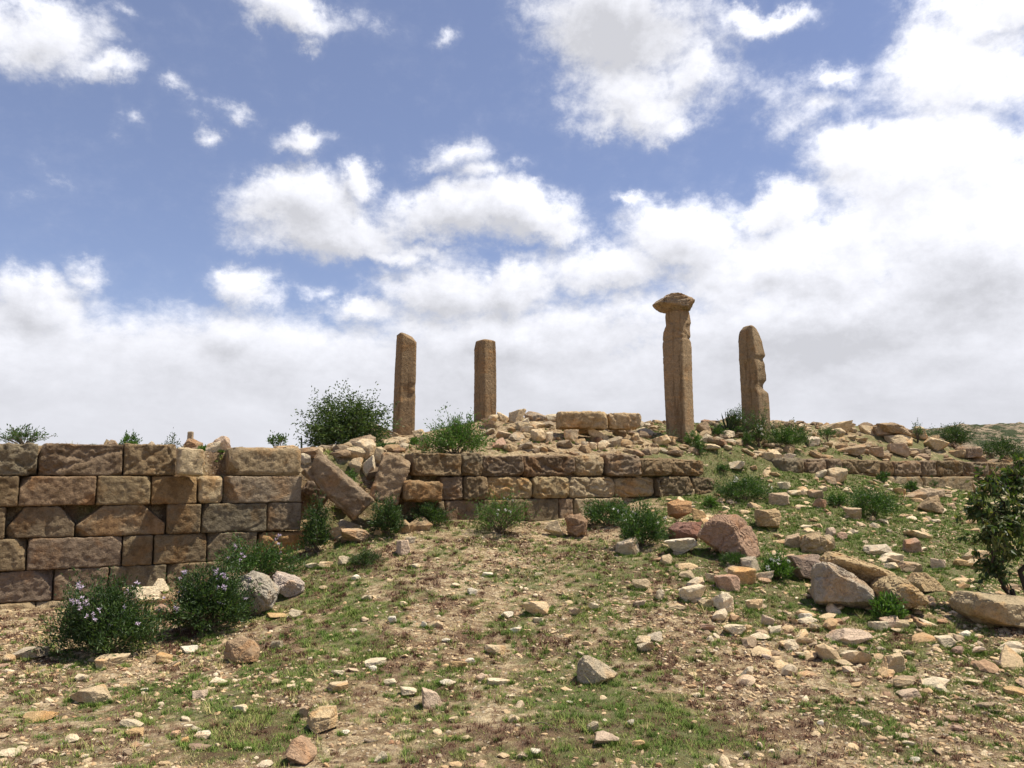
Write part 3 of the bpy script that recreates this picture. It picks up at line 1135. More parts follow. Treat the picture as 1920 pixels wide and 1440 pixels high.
free_block('squared_block', 1090, 789, 14.3, .90, .33, .42, .5, 8, 0, (.50, .36, .20), 'longer of the two tan squared blocks topping the rubble mound', group='two squared blocks on the rubble mound', rnd=.05, chips=3)
free_block('squared_block', 1168, 790, 14.45, .60, .31, .42, 2, 8, 0, (.52, .38, .22), 'shorter right tan block with broken end topping the rubble mound', group='two squared blocks on the rubble mound', rnd=.06, chips=4, cuts=[((1, 0, -.9), .27)])
free_block('leaning_pillar_piece', 733, 822, 14.9, 1.05, .30, .32, 24, 15, 0, (.50, .38, .23), 'fallen pillar piece leaning between the big dark bush and leftmost column', cuts=oct_cuts, rnd=.03)

# ------------------------------------------------------------------ columns
def column_mesh(prof, y_base, Y, depth, rot, seed, sides=((0, 1), (90, 1), (180, 1), (270, 1), (45, 1.27), (135, 1.27), (225, 1.27), (315, 1.27)), topfn=None):
    """prof: list of (py, xl, xr) from the photograph; converted to metres around the base centre"""
    prof = sorted(prof)
    pys = np.array([p[0] for p in prof], float)
    xl = np.array([p[1] for p in prof], float)
    xr = np.array([p[2] for p in prof], float)
    py_f = np.linspace(pys[0], pys[-1], 200)
    ker = np.exp(-np.linspace(-2, 2, 7) ** 2)
    ker /= ker.sum()
    xl, xr = (np.convolve(np.pad(np.interp(py_f, pys, v_), 3, 'edge'), ker, 'valid') for v_ in (xl, xr))
    pys = py_f
    nlev = 110
    npr = 72
    lv = np.linspace(pys[0], pys[-1], nlev)
    base = at((xl[-1] + xr[-1]) / 2, y_base, Y)
    ang = np.linspace(0, 2 * pi, npr, endpoint=False)
    dirs = np.stack([np.cos(ang), np.sin(ang)], 1)
    r = 0
    for a, d in sides:
        a = radians(a + rot)
        k = np.clip(dirs @ np.array([cos(a), sin(a)]), 0, None) / d
        r = r + k ** 60
    r = r ** (-1 / 60)
    cs = dirs * r[:, None]
    cs[:, 0] /= np.abs(cs[:, 0]).max()
    cs[:, 1] /= np.abs(cs[:, 1]).max()
    rings = []
    for py in lv:
        a = at(np.interp(py, pys, xl), py, Y)
        b = at(np.interp(py, pys, xr), py, Y)
        x = a.x + (b.x - a.x) * (cs[:, 0] * .5 + .5)
        y = Y + cs[:, 1] * depth / 2
        rings.append(np.stack([x, y, np.full(npr, a.z)], 1))
    # rounded-off caps
    cap = []
    top = rings[0]
    c = top.mean(0)
    for k, dz in ((.86, .020), (.6, .035), (.3, .042), (.05, .045)):
        q = c + (top - c) * k
        q[:, 2] = c[2] + dz
        cap.insert(0, q)
    rings = cap + rings
    V = np.concatenate(rings)
    n = len(rings)
    i = np.arange(n * npr).reshape(n, npr)
    j = np.roll(i, -1, axis=1)
    f = np.stack([i[:-1].ravel(), i[1:].ravel(), j[1:].ravel(), j[:-1].ravel()], 1)
    f = np.concatenate([f])
    V = V - np.array(base[:])
    if topfn is not None:
        V = topfn(V)
    axis_c = np.stack([V[:, 0] - V[:, 0].mean(), V[:, 1], np.zeros(len(V))], 1)
    nn = axis_c / np.maximum(np.linalg.norm(axis_c, axis=1, keepdims=True), 1e-5)
    q = V + seed
    dis = fbm(q * 2.5, 3, seed) * .005 + fbm(q * 26, 3, seed + 1, .7) * .005 - .02 * ss_(fbm(q * 2.2 + 9, 3, seed + 4), .3, .6)
    st = fbm(q * np.array([3, 3, 5]), 2, seed + 8)
    dis += (np.floor(st * 3) / 3 - st) * .006
    V = V + nn * dis[:, None]
    return mesh_np('shaft', V, f, True), base


def cut_top(n, d):
    n = np.array(n, float)
    n /= np.linalg.norm(n)

    def fn(V):
        over = np.clip(V @ n - d, 0, None)
        return V - over[:, None] * n
    return fn


def tall_breaks(V):
    V = V.copy()
    rad = V / np.maximum(np.linalg.norm(V[:, :2], axis=1, keepdims=True), 1e-6)
    rad[:, 2] = 0
    h = V[:, 2]
    for zc, amp, w, sl in ((2.02, .018, .018, .12), (2.16, .012, .03, -.5), (1.72, .008, .012, .1)):
        dist = h - zc - V[:, 0] * sl - .03 * fbm(V * 6, 2, int(zc * 100))
        V -= rad * (np.exp(-(dist / w) ** 2) * amp)[:, None]
    # shallow spalls near the top
    sp = ss_(fbm(V * 4.5 + 3, 2, 55), .0, .35) * ss_(h, 1.75, 2.1) * .022
    return V - rad * sp[:, None]


GRP = 'four standing stone pillars'
me, b = column_mesh([(628, 743, 781), (645, 742, 782), (700, 739, 781), (830, 734, 778)], 830, 16.5, .46, 23, 3, topfn=cut_top((.55, -.2, .8), 1.83))
o = link('stone_column', me, M_COLUMN, loc=b, color=(.25, .175, .10))
tag(o, 'leftmost squared brown pillar standing right of the big dark bush', 'column', GRP)
me, b = column_mesh([(641, 892, 929), (655, 889, 930), (720, 889, 931), (810, 888, 930)], 810, 16.4, .44, 39, 4, topfn=cut_top((-.3, -.5, .9), 1.78))
o = link('stone_column', me, M_COLUMN, loc=b, color=(.255, .18, .105))
tag(o, 'second pillar from the left, rising behind the green bush on the wall', 'column', GRP)
me, b = column_mesh([(583, 1246, 1292), (595, 1245, 1294), (608, 1246, 1296), (618, 1244, 1296), (640, 1242, 1297), (700, 1244, 1298), (760, 1247, 1300), (832, 1250, 1303)], 832, 15.5, .54, 50, 5, topfn=tall_breaks)
r3 = bpy.data.objects.new('stone_column', None)
r3.location = b
COL.objects.link(r3)
tag(r3, 'tallest pillar, topped by a jagged overhanging capital stone', 'column', GRP)
o = link('shaft', me, M_COLUMN, r3, color=(.31, .22, .13))
me, b4 = column_mesh([(615, 1393, 1416), (620, 1388, 1419), (627, 1386, 1423), (640, 1385, 1428), (655, 1386, 1431), (668, 1386, 1435), (674, 1386, 1429), (684, 1387, 1434), (705, 1388, 1438), (714, 1388, 1438), (722, 1389, 1430), (730, 1389, 1430), (738, 1390, 1440), (760, 1391, 1442), (825, 1392, 1445)],
                      825, 16.5, .46, 40, 6)
o = link('stone_column', me, M_COLUMN, loc=b4, color=(.29, .21, .125))
tag(o, 'rightmost pillar with deep notches eroded down its right side', 'column', GRP)


def outline_rock(name, pts, Y, depth, col, label, sub=5, mat=None, parent=None, rough=1.0, off=(0, 0), s=1.0, ground=False, cat='boulder', group=None, lean=0.0, pw=26, facets=()):
    """a solid rock whose traced outline stands at distance Y with its own thickness"""
    P = [at(off[0] + x * s, off[1] + y * s, Y) for x, y in pts]
    cen = sum(P, Vector()) / len(P)
    low = min(p.z for p in P)
    pts3 = []
    rr = random.Random(int(P[0].x * 1000))
    for i, p in enumerate(P):
        q = p - cen
        pts3.append((q.x, rr.uniform(-.12, .12) * depth, q.z))
        if rr.random() < .7:
            k = rr.uniform(.55, .9)
            pts3.append((q.x * k, -depth * rr.uniform(.36, .5), q.z * rr.uniform(.5, .85) - .01))
        pts3.append((q.x * .80, depth * .46, q.z * .78))
    c, n, d = planes_of(pts3)
    for fn_, fr_ in facets:
        fn_ = np.array(fn_, float)
        fn_ /= np.linalg.norm(fn_)
        sup = ((np.array(pts3) - c) @ fn_).max()
        n = np.vstack([n, fn_])
        d = np.append(d, sup * fr_)
    V, f = hull_shape(n, d, sub, 140)
    _seed[0] += 1
    size = max(max(p.x for p in P) - min(p.x for p in P), .15) * .55
    V = roughen(V, size, _seed[0] % 97, .8 * rough)
    V = V + c
    if lean:
        V[:, 1] += V[:, 2] * lean
    me = mesh_np(name, V, f, False)
    loc = cen - (parent.location if parent else Vector())
    o = link(name, me, mat or M_ROCK, parent, loc=loc, color=col)
    if not parent:
        tag(o, label, cat, group)
    return o


outline_rock('capital', [(370, 237), (440, 180), (505, 148), (590, 143), (725, 176), (742, 208), (705, 290), (490, 306), (435, 284)],
             15.45, .74, (.30, .23, .155), None, 6, M_COLUMN, r3, .75, (1140, 520), 1 / 4.571, pw=30)

# ------------------------------------------------------------------ boulders with traced outlines
def Yat(px, py, back=False):
    h = hit(px, py, back=back)
    return h.y if h is not None else 15.0


def brock(name, pts, off, depth, col, label, Yoff=None, Y=None, sub=6, rough=1.0, s=.25, lean=0.0, group=None, facets=()):
    P = [(off[0] + x * s, off[1] + y * s) for x, y in pts]
    bot = max(p[1] for p in P)
    bx = sum(p[0] for p in P) / len(P)
    if Y is None:
        Y = Yat(bx, bot - 2) + depth * .12 + (Yoff or 0)
    return outline_rock(name, P, Y, depth, col, label, sub, rough=rough, lean=lean, group=group, facets=facets)


A4 = (1080, 740)
A6 = (1440, 900)
A2 = (360, 780)
BIG = []
BIG.append(('the big reddish block', 1365, 1048, brock('boulder', [(895, 1060), (975, 925), (1040, 895), (1225, 890), (1300, 950), (1380, 1100), (1370, 1200), (1330, 1240), (1110, 1230), (1020, 1170)], A4, .62, (.36, .235, .155), 'big reddish brown angular boulder resting on a corner in the middle right', rough=.9, facets=[((-.5, -.85, .15), .60), ((.65, -.6, .4), .60), ((.2, -.5, .85), .72)], group='big boulders')))
BIG.append(('the maroon block', 1285, 1020, brock('boulder', [(690, 1000), (760, 950), (950, 950), (930, 1060), (860, 1120), (700, 1090)], A4, .5, (.25, .14, .105), 'dark maroon block tucked behind the left side of the big reddish boulder', Y=10.6, rough=.7)))
BIG.append(('the orange brown block', 1275, 972, brock('boulder', [(680, 810), (760, 775), (870, 800), (875, 890), (760, 935), (690, 905)], A4, .42, (.46, .27, .13), 'orange brown block perched on rocks right of the low green bush', Y=10.9, rough=.8)))
BIG.append(('the grey boulder', 1580, 1145, brock('boulder', [(335, 700), (350, 640), (430, 600), (500, 615), (600, 670), (700, 740), (785, 840), (780, 960), (700, 990), (370, 940), (340, 900)], A6, .60, (.42, .35, .26), 'grey smooth boulder in front of the long ochre slab', rough=.9, facets=[((-.25, -.95, .05), .6), ((.3, -.5, .8), .68), ((-.8, -.5, .3), .7)], group='big boulders')))
BIG.append(('the long ochre slab', 1620, 1085, brock('boulder', [(375, 600), (385, 560), (430, 525), (520, 535), (800, 620), (940, 690), (1040, 760), (980, 840), (760, 840), (540, 760)], A6, .6, (.47, .345, .19), 'long ochre orange slab lying behind the grey boulder', Y=8.6, rough=1.2, group='big boulders')))
BIG.append(('the broken ochre lump', 1700, 1140, brock('boulder', [(790, 790), (840, 735), (920, 705), (1010, 720), (1090, 790), (1180, 870), (1190, 920), (1110, 960), (1030, 990), (900, 960), (800, 880)], A6, .55, (.46, .35, .20), 'craggy ochre lump at the lower right end of the long ochre slab', Y=8.2, rough=1.5)))
BIG.append(('the low tan rock', 1740, 1105, brock('boulder', [(1060, 760), (1110, 690), (1180, 685), (1290, 760), (1345, 835), (1200, 840), (1080, 830)], A6, .4, (.50, .37, .21), 'low tan rock lying right of the long ochre slab', rough=1.0)))
BIG.append(('the brown flat block', 1515, 1085, brock('boulder', [(150, 560), (380, 550), (420, 600), (400, 740), (340, 760), (200, 730)], A6, .5, (.32, .235, .175), 'flat brown block left behind the grey boulder beside the white flowered plant', rough=.6)))
BIG.append(('the shaded slab at the right edge', 1870, 1175, brock('boulder', [(1440, 920), (1488, 832), (1640, 842), (1900, 865), (2050, 900), (2050, 1080), (1800, 1125), (1580, 1090), (1460, 1000)], A6, .7, (.42, .33, .20), 'long tan slab at the right edge under the dark leaved tree', rough=.6, lean=.0)))
BIG.append(('the brown wedge rock', 1740, 960, brock('boulder', [(1120, 845), (1200, 770), (1280, 745), (1300, 870), (1290, 895), (1180, 880)], (1440, 740), .35, (.40, .29, .17), 'tan wedge shaped rock standing on the far green slope', rough=.7)))
brock('boulder', [(990, 765), (1060, 740), (1170, 700), (1320, 705), (1325, 760), (1200, 800), (1030, 800)], (1440, 740), .45, (.42, .32, .21), 'flat tan slab lying just behind the wedge shaped rock on the green slope', rough=.7)
BIG.append(('the lone foreground boulder', 1120, 1285, brock('boulder', [(480, 740), (495, 650), (530, 590), (565, 586), (720, 670), (800, 730), (790, 765), (560, 818), (490, 795)], (960, 1080), .26, (.47, .39, .27), 'lone pointed tan boulder in the grassy middle foreground', rough=1.0, facets=[((-.4, -.9, .1), .6), ((.4, -.55, .75), .62)])))
BIG.append(('the orange corner boulder', 452, 1243, brock('boulder', [(1670, 570), (1700, 480), (1810, 455), (1900, 480), (1950, 560), (1940, 640), (1820, 660), (1680, 650)], (0, 1080), .28, (.40, .28, .17), 'brown and orange boulder alone below the right flowering bush', rough=.7)))
BIG.append(('the tan boulder', 605, 1370, brock('boulder', [(385, 1090), (400, 1020), (460, 985), (600, 980), (615, 1060), (610, 1130), (480, 1170), (420, 1150)], (480, 1080), .22, (.60, .46, .27), 'rounded yellow tan boulder in the lower left foreground', rough=.7)))
BIG.append(('the brown bottom boulder', 565, 1430, brock('boulder', [(228, 1300), (250, 1240), (300, 1208), (380, 1240), (455, 1340), (430, 1380), (270, 1405)], (480, 1080), .22, (.48, .32, .20), 'pointed orange brown stone at the bottom edge, left of centre', rough=.7)))
BIG.append(('the grey white boulder', 485, 1150, brock('boulder', [(325, 1215), (440, 1148), (545, 1180), (645, 1320), (600, 1450), (470, 1510), (345, 1350)], A2, .5, (.41, .36, .28), 'large grey white boulder right of the flowering bush', rough=1.1, facets=[((-.55, -.7, .5), .60), ((.6, -.7, .35), .66), ((.1, -.9, -.4), .66)], group='big boulders')))
BIG.append(('the pinkish grey boulder', 540, 1115, brock('boulder', [(590, 1195), (625, 1160), (700, 1195), (790, 1210), (850, 1255), (840, 1315), (780, 1368), (720, 1345), (640, 1300)], A2, .38, (.50, .41, .33), 'pinkish grey rock just right of the large grey white boulder', rough=1.1, facets=[((-.3, -.8, .6), .6), ((.5, -.8, -.3), .62)])))
BIG.append(('the brown rock before the wall', 1080, 1008, brock('boulder', [(1350, 920), (1390, 890), (1480, 885), (1530, 940), (1520, 1040), (1440, 1078), (1370, 1040)], (720, 740), .36, (.35, .23, .14), 'brown upright rock standing before the middle wall by the low bushes', rough=1.1)))
BIG.append(('the ochre block', 1440, 993, brock('boulder', [(1345, 900), (1350, 855), (1530, 860), (1545, 900), (1520, 1010), (1360, 990)], A4, .42, (.46, .33, .18), 'tan ochre block on the grass right above the big reddish boulder', rough=.9)))
BIG.append(('the tan rocky lump', 1530, 1040, brock('boulder', [(245, 490), (270, 410), (370, 385), (430, 420), (490, 480), (490, 530), (350, 560), (245, 555)], A6, .42, (.46, .34, .20), 'tan lump of rock above the brown flat block on green grass', rough=.9)))
BIG.append(('the brown rock on the ridge', 1680, 823, brock('boulder', [(800, 210), (930, 205), (1010, 235), (1095, 320), (1060, 335), (850, 290)], (1440, 740), .6, (.38, .27, .16), 'large brown rock topping the ridge above the right wall', Y=18.3, rough=.8)))
brock('boulder', [(490, 420), (600, 385), (735, 362), (730, 440), (640, 468), (520, 440)], (1440, 740), .5, (.42, .31, .19), 'tan wedge rock lying just above the top course of the right wall', Y=16.7, rough=.7)
brock('boulder', [(1410, 400), (1440, 378), (1590, 385), (1612, 440), (1590, 480), (1430, 480)], (1440, 740), .5, (.34, .25, .17), 'square brown block resting above the right wall near the frame edge', Y=18.6, rough=.9)
brock('boulder', [(1045, 150), (1080, 120), (1150, 125), (1250, 165), (1295, 210), (1290, 260), (1100, 260)], (720, 740), .6, (.34, .27, .19), 'grey brown wedge rock on top of the mound behind the rubble', Y=15.9, rough=.6)
brock('boulder', [(1140, 240), (1180, 170), (1340, 135), (1385, 160), (1385, 250), (1200, 262)], A2, .45, (.35, .26, .17), 'brown rock at the foot of the big dark bush behind the gap', Y=13.2, rough=.8)
brock('boulder', [(1395, 220), (1440, 175), (1540, 150), (1620, 160), (1640, 200), (1600, 240), (1420, 245)], A2, .4, (.52, .41, .26), 'pale low rock in front of the leaning pillar piece', Y=13.6, rough=.8)
brock('boulder', [(1375, 215), (1400, 175), (1440, 165), (1515, 200), (1520, 245), (1430, 255), (1385, 245)], (0, 780), .3, (.36, .24, .14), 'rounded brown boulder on the skyline behind the left wall', Y=13.0, rough=.8)
print('hero rocks done')

# ------------------------------------------------------------------ measured single stones
PAL = {'p': ((.68, .57, .39), 'pale'), 'w': ((.80, .73, .58), 'whitish'), 't': ((.56, .43, .26), 'tan'), 'o': ((.52, .33, .14), 'orange'),
       'r': ((.40, .24, .17), 'reddish'), 'k': ((.60, .45, .33), 'pink'), 'g': ((.46, .39, .29), 'grey'), 'b': ((.38, .27, .17), 'brown'), 'm': ((.28, .17, .13), 'maroon')}
STONES = """1246 1015 1306 1045 w;1238 1042 1260 1062 t;1155 1012 1198 1043 g;1272 1072 1302 1088 t;1320 1075 1345 1095 t;1338 1080 1382 1110 r;1366 1068 1412 1100 o;1388 1045 1425 1075 g;1410 1072 1447 1094 p
1295 955 1325 978 o;1443 928 1482 950 b;1471 1002 1507 1030 b;1545 1005 1565 1035 t;1020 978 1060 1009 t;1518 922 1545 938 b;1526 936 1550 955 r;1582 955 1617 977 b;1555 882 1596 910 t;1550 896 1572 911 b;1533 885 1555 900 p
1680 918 1700 930 o;1830 903 1858 928 b;1699 997 1740 1013 t;1693 1012 1727 1040 r;1621 1025 1674 1045 g;1648 1038 1687 1056 p;1680 1053 1728 1075 b;1656 1057 1679 1071 p;1740 1048 1768 1069 k;1784 1051 1808 1066 o;1802 1049 1829 1065 t;1810 1035 1846 1063 t;1547 992 1567 1010 k;1567 1000 1588 1013 r
1547 1178 1617 1212 k;1455 1200 1488 1221 p;1640 1156 1676 1182 k;1664 1165 1692 1184 t;1624 1168 1652 1187 p;1709 1166 1735 1182 b;1655 1179 1687 1187 p;1745 1197 1782 1219 p;1767 1216 1798 1232 m;1807 1217 1831 1232 k;1860 1219 1902 1232 p;1787 1187 1808 1198 w;1562 1222 1601 1241 p;1556 1239 1585 1251 t;1636 1227 1697 1266 t;1657 1272 1693 1296 t;1667 1292 1710 1313 k;1736 1286 1762 1302 p;1860 1290 1899 1308 o;1792 1275 1827 1287 t;1903 1272 1935 1288 r
1490 1153 1513 1166 w;1511 1172 1530 1186 p;1435 1176 1457 1191 p;1851 1242 1876 1256 k;1752 1342 1775 1356 r;1762 1359 1783 1373 m;1595 1352 1618 1369 p;1660 1377 1683 1388 k;1671 1388 1693 1401 p;1681 1420 1698 1434 w;1516 1352 1528 1365 w
985 1131 1028 1159 t;999 1160 1018 1171 p;1184 1090 1217 1110 t;1069 1141 1086 1156 b;1102 1131 1121 1146 p;1274 1101 1315 1135 p;1227 1110 1244 1130 p;1309 1125 1332 1143 t;1332 1114 1371 1153 p;1394 1124 1427 1146 p;1185 1129 1208 1142 k;1250 1135 1281 1146 t;1344 1174 1386 1195 p;1309 1172 1333 1188 r;1399 1189 1438 1203 p;1210 1189 1237 1210 g;1184 1197 1215 1215 t;1191 1205 1223 1228 p;1377 1252 1402 1275 p;1057 1314 1072 1322 w;1095 1354 1118 1377 p;1106 1375 1153 1402 k;1177 1390 1201 1406 o;1171 1351 1183 1365 w;1380 1414 1395 1427 g;952 1342 975 1358 p;962 1412 990 1425 k;992 1410 1012 1424 w;1422 1155 1444 1176 k;1406 1396 1416 1409 k;956 1177 978 1189 w
505 1150 546 1162 o;546 1144 571 1162 p;877 1104 896 1118 w;730 1158 747 1172 w;802 1165 832 1180 p;790 1167 803 1179 w;515 1201 537 1220 p;690 1234 727 1252 p;697 1251 712 1260 w;619 1280 660 1301 t;630 1256 650 1270 p;844 1242 876 1258 o;874 1237 892 1248 w;755 1289 785 1311 p;796 1291 836 1331 k;826 1275 856 1290 w;914 1272 956 1288 p;892 1265 911 1283 k;910 1212 948 1231 t;726 1277 748 1290 p;632 1336 651 1350 k;571 1327 590 1348 b;645 1370 663 1380 w;710 1409 733 1431 p;844 1345 862 1357 t;865 1381 885 1392 t;839 1382 855 1390 o;939 1152 963 1164 w;547 1285 563 1297 p;519 1275 538 1285 t
43 1217 94 1242 g;194 1227 250 1257 t;154 1287 227 1325 t;71 1332 124 1357 o;60 1334 86 1347 p;146 1380 171 1396 p;251 1346 286 1366 p;259 1366 292 1382 o;374 1292 402 1311 k;406 1271 436 1288 p;349 1210 379 1227 w;306 1224 334 1245 o;243 1260 262 1271 p;380 1375 411 1390 w;375 1365 395 1378 p;336 1372 353 1386 k;356 1386 371 1400 o;370 1396 411 1411 m;448 1325 479 1340 p;355 1345 376 1356 p;200 1362 220 1374 k;25 1402 62 1421 p;60 1400 78 1412 p;15 1377 41 1389 t;-5 1184 17 1196 p;24 1227 44 1243 t;10 1246 31 1255 r;158 1267 180 1281 p;132 1244 150 1255 k
240 1097 304 1139 p;291 1086 324 1114 p;300 1122 334 1148 o;295 1133 340 1162 r;615 990 649 1015 o;635 977 680 1002 g;624 966 660 981 g;640 997 703 1023 b;701 990 719 1006 o;742 1017 769 1045 k;760 1009 781 1020 p;575 1057 600 1068 p;600 1056 627 1067 t;635 1045 658 1063 p;845 1095 862 1104 p;1186 910 1210 938 p;1276 918 1306 931 p;1463 907 1486 921 p;1482 922 1503 933 p;1370 876 1401 889 p
1270 1108 1292 1118 k;1480 1225 1500 1235 p;770 1060 790 1068 p;660 1080 680 1090 w;905 1075 925 1083 w;1000 1075 1018 1083 p;830 1200 846 1208 w;1080 1225 1096 1234 p;1520 1290 1540 1300 t;1450 1310 1466 1320 p;1590 1310 1606 1320 k;280 1290 296 1299 w;100 1290 118 1300 t;470 1400 488 1410 p;660 1180 676 1188 w;1290 1300 1306 1309 p;760 1380 778 1389 t;1840 1330 1856 1340 b;1420 1230 1438 1240 k;600 1100 616 1109 t;680 1118 700 1128 p;750 1130 766 1139 p;1350 1220 1366 1230 t"""
STONES_BACK = """665 832 700 858 p;676 852 703 876 t;651 877 677 901 t;677 871 700 910 p;650 842 666 856 o;697 857 716 888 t;585 834 601 847 t;508 833 552 845 t;770 808 796 822 t;782 817 802 846 t;382 872 408 891 p;392 847 428 878 k;560 862 580 880 p
955 767 986 793 t;932 774 953 793 t;915 781 933 795 t;902 789 926 804 b;979 785 994 802 p;992 792 1023 806 t;996 809 1026 833 t;925 824 950 846 r;1022 812 1038 833 p;975 802 1001 814 p;930 810 958 825 b;1060 809 1085 832 t;1105 809 1146 831 t;1162 800 1186 815 b;1120 832 1138 846 t;1185 814 1204 831 t;1092 830 1106 845 p;1106 832 1121 846 p;1068 804 1100 812 t;1312 799 1337 818 b;1225 822 1261 839 t;1322 842 1351 853 t;1435 855 1456 870 t;1446 865 1471 889 t;1469 875 1496 886 p
1645 808 1683 827 b;1620 800 1651 817 t;1675 838 1711 860 b;1638 845 1663 862 b;1670 823 1721 843 t;1720 804 1748 826 t;1742 829 1789 851 t;1518 822 1546 841 g;1545 795 1604 816 t;1569 808 1591 823 t;1350 812 1385 826 p;1410 815 1440 829 t;1345 827 1362 836 t;1498 798 1520 812 p;1790 822 1812 834 t"""


def rand_planes(rs, k=6):
    n = rs.normal(size=(k, 3))
    n[:, 2] *= .8
    n /= np.linalg.norm(n, axis=1, keepdims=True)
    d = rs.uniform(.55, .95, k)
    bx = np.array([[1, 0, 0], [-1, 0, 0], [0, 1, 0], [0, -1, 0], [0, 0, 1], [0, 0, -1]], float)
    jit = rs.normal(size=bx.shape) * .26
    bx = bx + jit
    bx /= np.linalg.norm(bx, axis=1, keepdims=True)
    return np.concatenate([n, bx]), np.concatenate([d, rs.uniform(.72, .95, 6)])


def stone_mesh(w, d, h, seed, sub):
    rs = np.random.default_rng(seed)
    n, dd = rand_planes(rs)
    V, f = hull_shape(n, dd, sub, 110)
    if sub >= 3:
        V = roughen(V, 1.0, seed % 91, .6, 2)
    lo, hi = V.min(0), V.max(0)
    V = (V - (lo + hi) / 2) / (hi - lo)
    return V * np.array([w, d, h]), f


LAND = [(a, x, y) for a, x, y, _ in BIG] + [
    ('the left flowering bush', 200, 1230), ('the right flowering bush', 390, 1190), ('the small round bush', 685, 1065), ('the white flowered plant', 1457, 1095),
    ('the bush before the middle wall', 940, 1008), ('the fallen pillar piece', 640, 965), ('the left wall corner', 540, 1040), ('the tilted slab', 730, 945), ('the bush on the green slope', 1640, 975),
    ('the tallest pillar', 1275, 822), ('the two squared blocks', 1120, 806), ('the second pillar', 910, 800), ('the notched pillar', 1415, 805), ('the leftmost pillar', 757, 815), ('the right wall', 1560, 893), ('the dark leaved tree', 1910, 1100),
    ('the bottom left corner', 0, 1440), ('the bottom right corner', 1920, 1440), ('the bottom edge centre', 960, 1440), ('the leafy plant by the grey boulder', 1660, 1160)]
stone_recs = []


def add_stone(x0, y0, x1, y1, c, back=False, seed=0, name='stone'):
    cx = (x0 + x1) / 2
    wpx, hpx = x1 - x0, y1 - y0
    h = None
    for yy in (y1 - 1, y1 + 3, y1 + 8, y1 + 14):
        h = hit(cx, yy, back=back)
        if h is not None:
            break
    if h is None:
        h = at(cx, y1, 15.5)
    Y = h.y
    w = wpx * Y / F
    rs = np.random.default_rng(seed)
    d = w * rs.uniform(.7, 1.0)
    Yc = Y + d * .45
    w = wpx * Yc / F
    el = math.atan((y1 - 895) / F)
    hh = hpx * Yc / F
    hh = max(hh - d * .75 * tan(max(el, 0)), hh * .42, .02)
    big = max(wpx, hpx)
    sub = 5 if big > 60 else 4 if big > 22 else 3
    V, f = stone_mesh(w * 1.04, d, hh * 1.25, seed, sub)
    me = mesh_np(name, V, f, False)
    base, cname = PAL[c]
    base = tuple(1.1 * .72 * v + .28 * t for v, t in zip(base, (.52, .41, .27)))
    k = rs.uniform(.88, 1.14)
    z = float(terrain([cx_world(cx, Yc)], [Yc])[0])
    if back and z < h.z - .3:
        z = h.z
    o = link(name, me, M_ROCK, loc=(cx_world(cx, Yc), Yc, z + hh * .36), rot=(0, 0, rs.uniform(-.25, .25)), color=tuple(v * k for v in base))
    stone_recs.append((o, cx, y1, wpx, hpx, cname))
    return o


def cx_world(px, Y):
    d = pdir(px, 1000)
    return d.x / d.y * Y


sd = 1000
for chunk, back in ((STONES, False), (STONES_BACK, True)):
    for item in chunk.replace('\n', ';').split(';'):
        q = item.split()
        if len(q) < 5:
            continue
        sd += 1
        add_stone(*[float(v) for v in q[:4]], q[4], back, sd)
print('stones', len(stone_recs))


def label_stones():
    recs = []
    for (o, x, y, w, h, cn) in stone_recs:
        size = 'large' if w > 50 else 'medium' if w > 28 else 'small' if w > 17 else 'tiny'
        shape = 'flat' if h / w < .5 else 'upright' if h > w * .95 else 'angular'
        ln, lx, ly = min(LAND, key=lambda q: math.hypot((q[1] - x), 1.6 * (q[2] - y)))
        dx, dy = x - lx, y - ly
        if ly == 1440:
            rel = 'near'
        elif abs(dx) > 1.4 * abs(dy):
            rel = 'right of' if dx > 0 else 'left of'
        else:
            rel = 'in front of' if dy > 0 else 'behind'
        recs.append([o, f'{size} {cn} {shape} stone {rel} {ln}', x, y])
    by = {}
    for r in recs:
        by.setdefault(r[1], []).append(r)
    ords = ['leftmost', 'second from left', 'third from left', 'fourth from left', 'fifth from left', 'sixth from left', 'seventh from left']
    for lab, rr in by.items():
        if len(rr) > 1:
            rr.sort(key=lambda q: q[2])
            for i, q in enumerate(rr):
                q[1] = lab + ', ' + (ords[i] if i < len(rr) - 1 else 'rightmost')
    for r in recs:
        if len(r[1].split()) > 16:
            r[1] = r[1].replace(' angular', '').replace(' flat stone', ' stone').replace(' upright', '')
        tag(r[0], r[1], 'stone', 'loose stones strewn over the slope')


label_stones()

